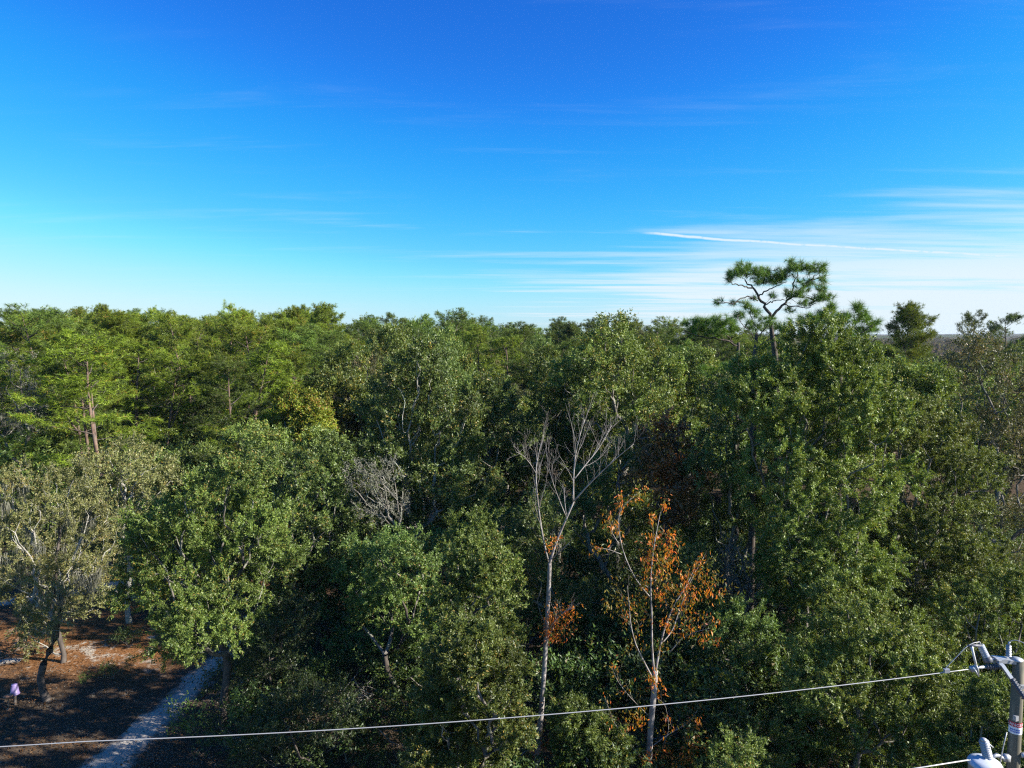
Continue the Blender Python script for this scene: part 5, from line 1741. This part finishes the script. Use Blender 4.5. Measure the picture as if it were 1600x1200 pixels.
M['blue'] = plain_mat('blue_print', (0.08, 0.15, 0.50), 0.4)

PY = 13.0


def pw(px, py, dY=0.0):
    return at(px, py, PY + dY)


def insulator(buf, a, b, r, sheds, core=0.5):
    a, b = np.asarray(a), np.asarray(b)
    L = np.linalg.norm(b - a)
    prof = [(0, r * core)]
    for i in range(sheds):
        h = L * (i + 0.5) / sheds
        prof += [(h - L * 0.22 / sheds, r * core), (h - L * 0.05 / sheds, r), (h + L * 0.08 / sheds, r), (h + L * 0.24 / sheds, r * core)]
    prof.append((L, r * core))
    buf.lathe(a, b - a, prof, 16)


def utility_pole():
    top = pw(1592, 1031)
    base = np.array([top[0], top[1], 0.0])
    t = thing('utility_pole', 'weathered wooden utility pole with danger sign at the right edge', 'utility pole', base)
    H = top[2]
    z = np.linspace(-0.3, H, 14)
    r0, r1 = 0.150, 0.098
    rad = np.interp(z, [0, H], [r0, r1])
    b = Buf().tube(np.stack([0 * z, 0 * z, z], 1), rad, 20)
    link('shaft', b.make('shaft', M['pole'], True), t)
    k = lambda x, y, d=0.0: pw(x, y, d) - base

    def rad_at(h):
        return np.interp(h, [0, H], [r0, r1])
    # wrap-round warning sign: red header over a white field
    zc = pw(1584, 1135)[2]
    s1, s2 = pw(1584, 1143.5)[2], pw(1584, 1125.5)[2]
    zm = s1 + (s2 - s1) * 0.62
    sg = Buf()
    a = np.linspace(R(-200), R(20), 25)

    def band(lo, hi, off):
        V = []
        for h in (lo, hi):
            rr = rad_at(h) + off
            V.append(np.stack([np.cos(a) * rr, np.sin(a) * rr, np.full_like(a, h)], 1))
        i = np.arange(24)
        return np.concatenate(V), np.stack([i, i + 1, 26 + i, 25 + i], 1)
    sign = link('danger_sign', Buf().add(*band(s1, zm, 0.006)).make('danger_sign', M['white'], True), t)
    link('sign_header', Buf().add(*band(zm, s2, 0.006)).make('sign_header', M['red'], True), sign)

    def lettering(text, zc, size, ang, m_, name):
        cu = bpy.data.curves.new('lettering', 'FONT')
        cu.body = text
        cu.size = size
        cu.align_x = 'CENTER'
        cu.align_y = 'CENTER'
        tmp = bpy.data.objects.new('lettering', cu)
        COL.objects.link(tmp)
        dg = bpy.context.evaluated_depsgraph_get()
        me = bpy.data.meshes.new_from_object(tmp.evaluated_get(dg))
        bpy.data.objects.remove(tmp)
        rr = rad_at(zc) + 0.009
        for v in me.vertices:
            th = ang + v.co.x / rr
            h = zc + v.co.y
            v.co = (math.cos(th) * rr, math.sin(th) * rr, h)
        me.materials.clear()
        me.materials.append(m_)
        link(name, me, sign)
    fac = math.atan2(-base[1], -base[0])
    lettering('DANGER', (zm + s2) / 2, (s2 - zm) * 0.95, fac, M['white'], 'lettering')
    for j, hh in enumerate((0.62, 0.34)):
        # two lines of small blue print, too far away to read
        zz = s1 + (zm - s1) * hh
        bb = Buf()
        rr = rad_at(zz) + 0.009
        th = fac - 0.75
        rgp = np.random.default_rng(170 + j)
        while th < fac + 0.75:
            w_ = rgp.uniform(0.10, 0.24)
            c_ = np.linspace(th, min(th + w_, fac + 0.78), 4)
            V = np.concatenate([np.stack([np.cos(c_) * rr, np.sin(c_) * rr, np.full(4, zz + q)], 1) for q in (-0.014, 0.014)])
            bb.add(V, [(i, i + 1, 5 + i, 4 + i) for i in range(3)])
            th += w_ + 0.06
        link('print', bb.make('print', M['blue']), sign)
    # hardware at the top
    g = M['galv']
    br = Buf()
    p = [k(1559, 1034, -.05), k(1566, 1040, -.1), k(1573, 1050, -.16), k(1580, 1060, -.22)]
    d = nrm(p[3] - p[0])
    br.tube(p, 0.045, 4)
    link('bracket', br.make('bracket', g), t)
    br = Buf()
    br.box(k(1568, 1031, .02), (0.19, 0, -0.02), (0, 0.09, 0), (0, 0, 0.035))
    br.box(k(1557, 1033, .02), (0.035, 0, 0), (0, 0.12, 0), (0, 0, 0.06))
    link('mounting_plate', br.make('mounting_plate', g), t)
    b1 = Buf()
    insulator(b1, k(1541, 1042, -.02), k(1566, 1041, -.06), 0.058, 7, 0.45)
    link('dead_end_insulator', b1.make('dead_end_insulator', M['poly'], True), t)
    b1 = Buf()
    insulator(b1, k(1581, 1061, -.22), k(1602, 1092, -.55), 0.058, 8, 0.5)
    link('dead_end_insulator', b1.make('dead_end_insulator', M['poly'], True), t)
    b1 = Buf()
    insulator(b1, k(1576, 1026, .05), k(1576, 1008, .05), 0.05, 7, 0.5)
    b1.tube([k(1576, 1008, .05), k(1577, 1003, .05)], 0.02, 8)
    link('post_insulator', b1.make('post_insulator', M['porc'], True), t)
    b1 = Buf()
    b1.lathe(k(1589, 1030, 0), (0, 0, 1), [(-0.02, 0.10), (0.012, 0.104), (0.02, 0.0)], 16)
    link('pole_cap', b1.make('pole_cap', g, True), t)
    b1 = Buf()
    rr = rad_at(H - 0.45) + 0.008
    b1.lathe((0, 0, H - 0.50), (0, 0, 1), [(0, rr), (0.05, rr)], 20)
    b1.box((0.0, -rr - 0.03, H - 0.47), (0.05, 0, 0), (0, 0.03, 0), (0, 0, 0.03))
    link('clamp_band', b1.make('clamp_band', g), t)
    b1 = Buf()
    rr = rad_at(s2) + 0.01
    b1.box((math.cos(fac) * rr, math.sin(fac) * rr, s2 + 0.10), (0.035, 0.01, 0), (0.01, -0.03, 0), (0, 0, 0.05))
    link('ground_clamp', b1.make('ground_clamp', g), t)
    b1 = Buf().tube([k(1573, 1144, -.14), k(1568, 1165, -.16), k(1561, 1200, -.2), k(1552, 1245, -.24)], 0.010, 6)
    link('ground_wire', b1.make('ground_wire', M['alum'], True), t)

    # the fuse cutout hangs from the dead-end
    c = thing('fuse_cutout', 'grey ribbed fuse cutout with white fuse tube, left of the pole top', 'fuse cutout', pw(1540, 1030, -.02))
    o0 = np.array(c.location)
    kk = lambda x, y, d=0.0: pw(x, y, d) - o0
    b1 = Buf()
    insulator(b1, kk(1541, 1026, -.02), kk(1532, 1008, -.02), 0.066, 7, 0.62)
    link('insulator', b1.make('insulator', M['porc'], True), c)
    b1 = Buf().lathe(kk(1544, 1034, -.02), kk(1541, 1025, -.02) - kk(1544, 1034, -.02), [(0, 0.05), (0.02, 0.085), (0.10, 0.075), (0.115, 0.0)], 14)
    link('base', b1.make('base', M['poly'], True), c)
    b1 = Buf().tube([kk(1533, 1009, -.03), kk(1522, 1008.5, -.05), kk(1512, 1009, -.06)], [0.03, 0.028, 0.02], 8)
    b1.tube([kk(1531, 1008, -.02), kk(1529.5, 1003, -.02)], 0.025, 8)
    link('top_contact', b1.make('top_contact', M['poly'], True), c)
    b1 = Buf().tube([kk(1518, 1010, -.06), kk(1520, 1018, -.06), kk(1525, 1039, -.06)], [0.028, 0.022, 0.022], 10)
    link('fuse_tube', b1.make('fuse_tube', M['white'], True), c)
    b1 = Buf().tube([kk(1524, 1038, -.06), kk(1528, 1046, -.06), kk(1529, 1056, -.06)], [0.022, 0.018, 0.012], 8)
    b1.tube([kk(1544, 1034, -.02), kk(1552, 1030, .0), kk(1558, 1031, .02)], 0.02, 8)
    link('hinge', b1.make('hinge', g, True), c)

    # transformer below
    tc = pw(1538, 1212, -.35)
    tr = thing('transformer', 'pale grey pole transformer with ribbed bushing on its lid, at the bottom right', 'transformer', (tc[0], tc[1], tc[2] - 0.95))
    zt = pw(1538, 1186, -.35)[2] - (tc[2] - 0.95)
    prof = [(0, 0.25), (0.02, 0.27), (zt - 0.12, 0.27), (zt - 0.12, 0.292), (zt - 0.09, 0.292), (zt - 0.05, 0.27), (zt - 0.015, 0.17), (zt, 0.0)]
    link('tank', Buf().lathe((0, 0, 0), (0, 0, 1), prof, 32).make('tank', M['tank'], True), tr)
    o0 = np.array(tr.location)
    kk = lambda x, y, d=0.0: pw(x, y, d) - o0
    b1 = Buf()
    insulator(b1, kk(1544, 1185, -.3), kk(1537, 1157, -.3), 0.088, 8, 0.62)
    link('bushing', b1.make('bushing', M['porc'], True), tr)
    b1 = Buf().lathe(kk(1537, 1158, -.3), (-0.15, 0, 1), [(0, 0.05), (0.04, 0.058), (0.06, 0.03), (0.065, 0)], 12)
    b1.tube([kk(1540, 1158, -.3), kk(1546, 1163, -.34), kk(1552, 1168, -.36)], 0.012, 6)
    link('terminal', b1.make('terminal', g, True), tr)
    b1 = Buf()
    b1.tube([kk(1549, 1183, -.2), kk(1558, 1180, -.15), kk(1566, 1184, -.12), kk(1575, 1188, -.1)], [0.03, 0.04, 0.035, 0.03], 8)
    b1.box(kk(1572, 1184, -.1), (0.06, 0, 0), (0, 0.05, 0), (0, 0, 0.06))
    link('mounting_bracket', b1.make('mounting_bracket', g, True), tr)
    b1 = Buf()
    b1.tube([k(1595, 1180, -.1), k(1600, 1180, -.1), k(1612, 1186, -.12)], [0.05, 0.05, 0.04], 8)
    link('side_bracket', b1.make('side_bracket', g, True), t)

    # wires
    a = pw(1541, 1042, -.02)
    cpts = []
    far = at(0, 1170, 11.4)
    dirx = (far - a) / (a[0] - far[0])
    for s in np.linspace(0, 46, 70):
        q = a + dirx * s
        q[2] -= 0.0032 * s * (16.5 - s) * (1 if s < 16.5 else 0.4)
        cpts.append(q)
    w_ = thing('power_line', 'single pale overhead power line crossing in front of the trees', 'power line', a)
    b1 = Buf().tube(np.array(cpts) - a, 0.0095, 8)
    link('conductor', b1.make('conductor', M['alum'], True), w_)
    b1 = Buf().tube([pw(1541, 1042, -.02) - a, pw(1528, 1043, -.03) - a, pw(1521, 1043.5, -.03) - a], [0.03, 0.03, 0.034], 8)
    b1.box(pw(1521, 1045, -.04) - a, (0.06, 0, 0.01), (0, 0.03, 0), (0.02, 0, -0.05))
    b1.tube([pw(1521, 1044, -.05) - a, pw(1525, 1050, -.06) - a, pw(1529, 1057, -.06) - a], [0.022, 0.018, 0.012], 6)
    link('dead_end_clamp', b1.make('dead_end_clamp', g, True), w_)
    b1 = Buf().box(pw(1479, 1048, -.1) - a, (0.05, 0, 0.004), (0, 0.03, 0), (0, 0, 0.035))
    link('tap_clamp', b1.make('tap_clamp', g), w_)
    jp = curve_pts(np.array([pw(1475, 1047, -.1), pw(1483, 1038, -.1), pw(1497, 1024, -.1), (pw(1508, 1012, -.08)), pw(1520, 1004.5, -.05), pw(1530, 1003, -.02)]), 16)
    j = thing('jumper_wire', 'thin jumper wire arching from the power line up to the fuse cutout', 'wire', jp[0])
    link('strand', Buf().tube(jp - jp[0], 0.008, 6).make('strand', M['alum'], True), j)
    jp = curve_pts(np.array([pw(1577, 1003, .05), pw(1583, 1000, .05), pw(1592, 1001, .0), pw(1604, 1007, -.1), pw(1625, 1025, -.2)]), 14)
    j = thing('jumper_wire', 'thin jumper wire leaving the post insulator towards the right edge', 'wire', jp[0])
    link('strand', Buf().tube(jp - jp[0], 0.008, 6).make('strand', M['alum'], True), j)
    a = pw(1516, 1187, -.3)
    far = at(1400, 1200, 12.5)
    dirx = (far - a) / (a[0] - far[0])
    cp = [a + dirx * s + np.array([0, 0, -0.003 * s * (16 - s) * (1 if s < 16 else 0.3)]) for s in np.linspace(0, 46, 50)]
    w_ = thing('neutral_line', 'lower pale wire running from the transformer out of the bottom edge', 'power line', a)
    link('conductor', Buf().tube(np.array(cp) - a, 0.013, 8).make('conductor', M['alum'], True), w_)


utility_pole()


# ------------------------------------------------------------------ air
def haze():
    m_, w, out = mat('air')
    v = w.n('ShaderNodeVolumePrincipled', {'Color': (0.78, 0.87, 1.0, 1), 'Density': 0.00010, 'Anisotropy': 0.2})
    w.link(v.outputs[0], out.inputs['Volume'])
    b = Buf().box((0, 0, 9.25), (9500, 0, 0), (0, 9600, 0), (0, 0, 12.75))
    o = link('haze', b.make('haze', m_))
    o['kind'] = 'stuff'
    o['label'] = 'thin pale haze that greys the far woods'


haze()
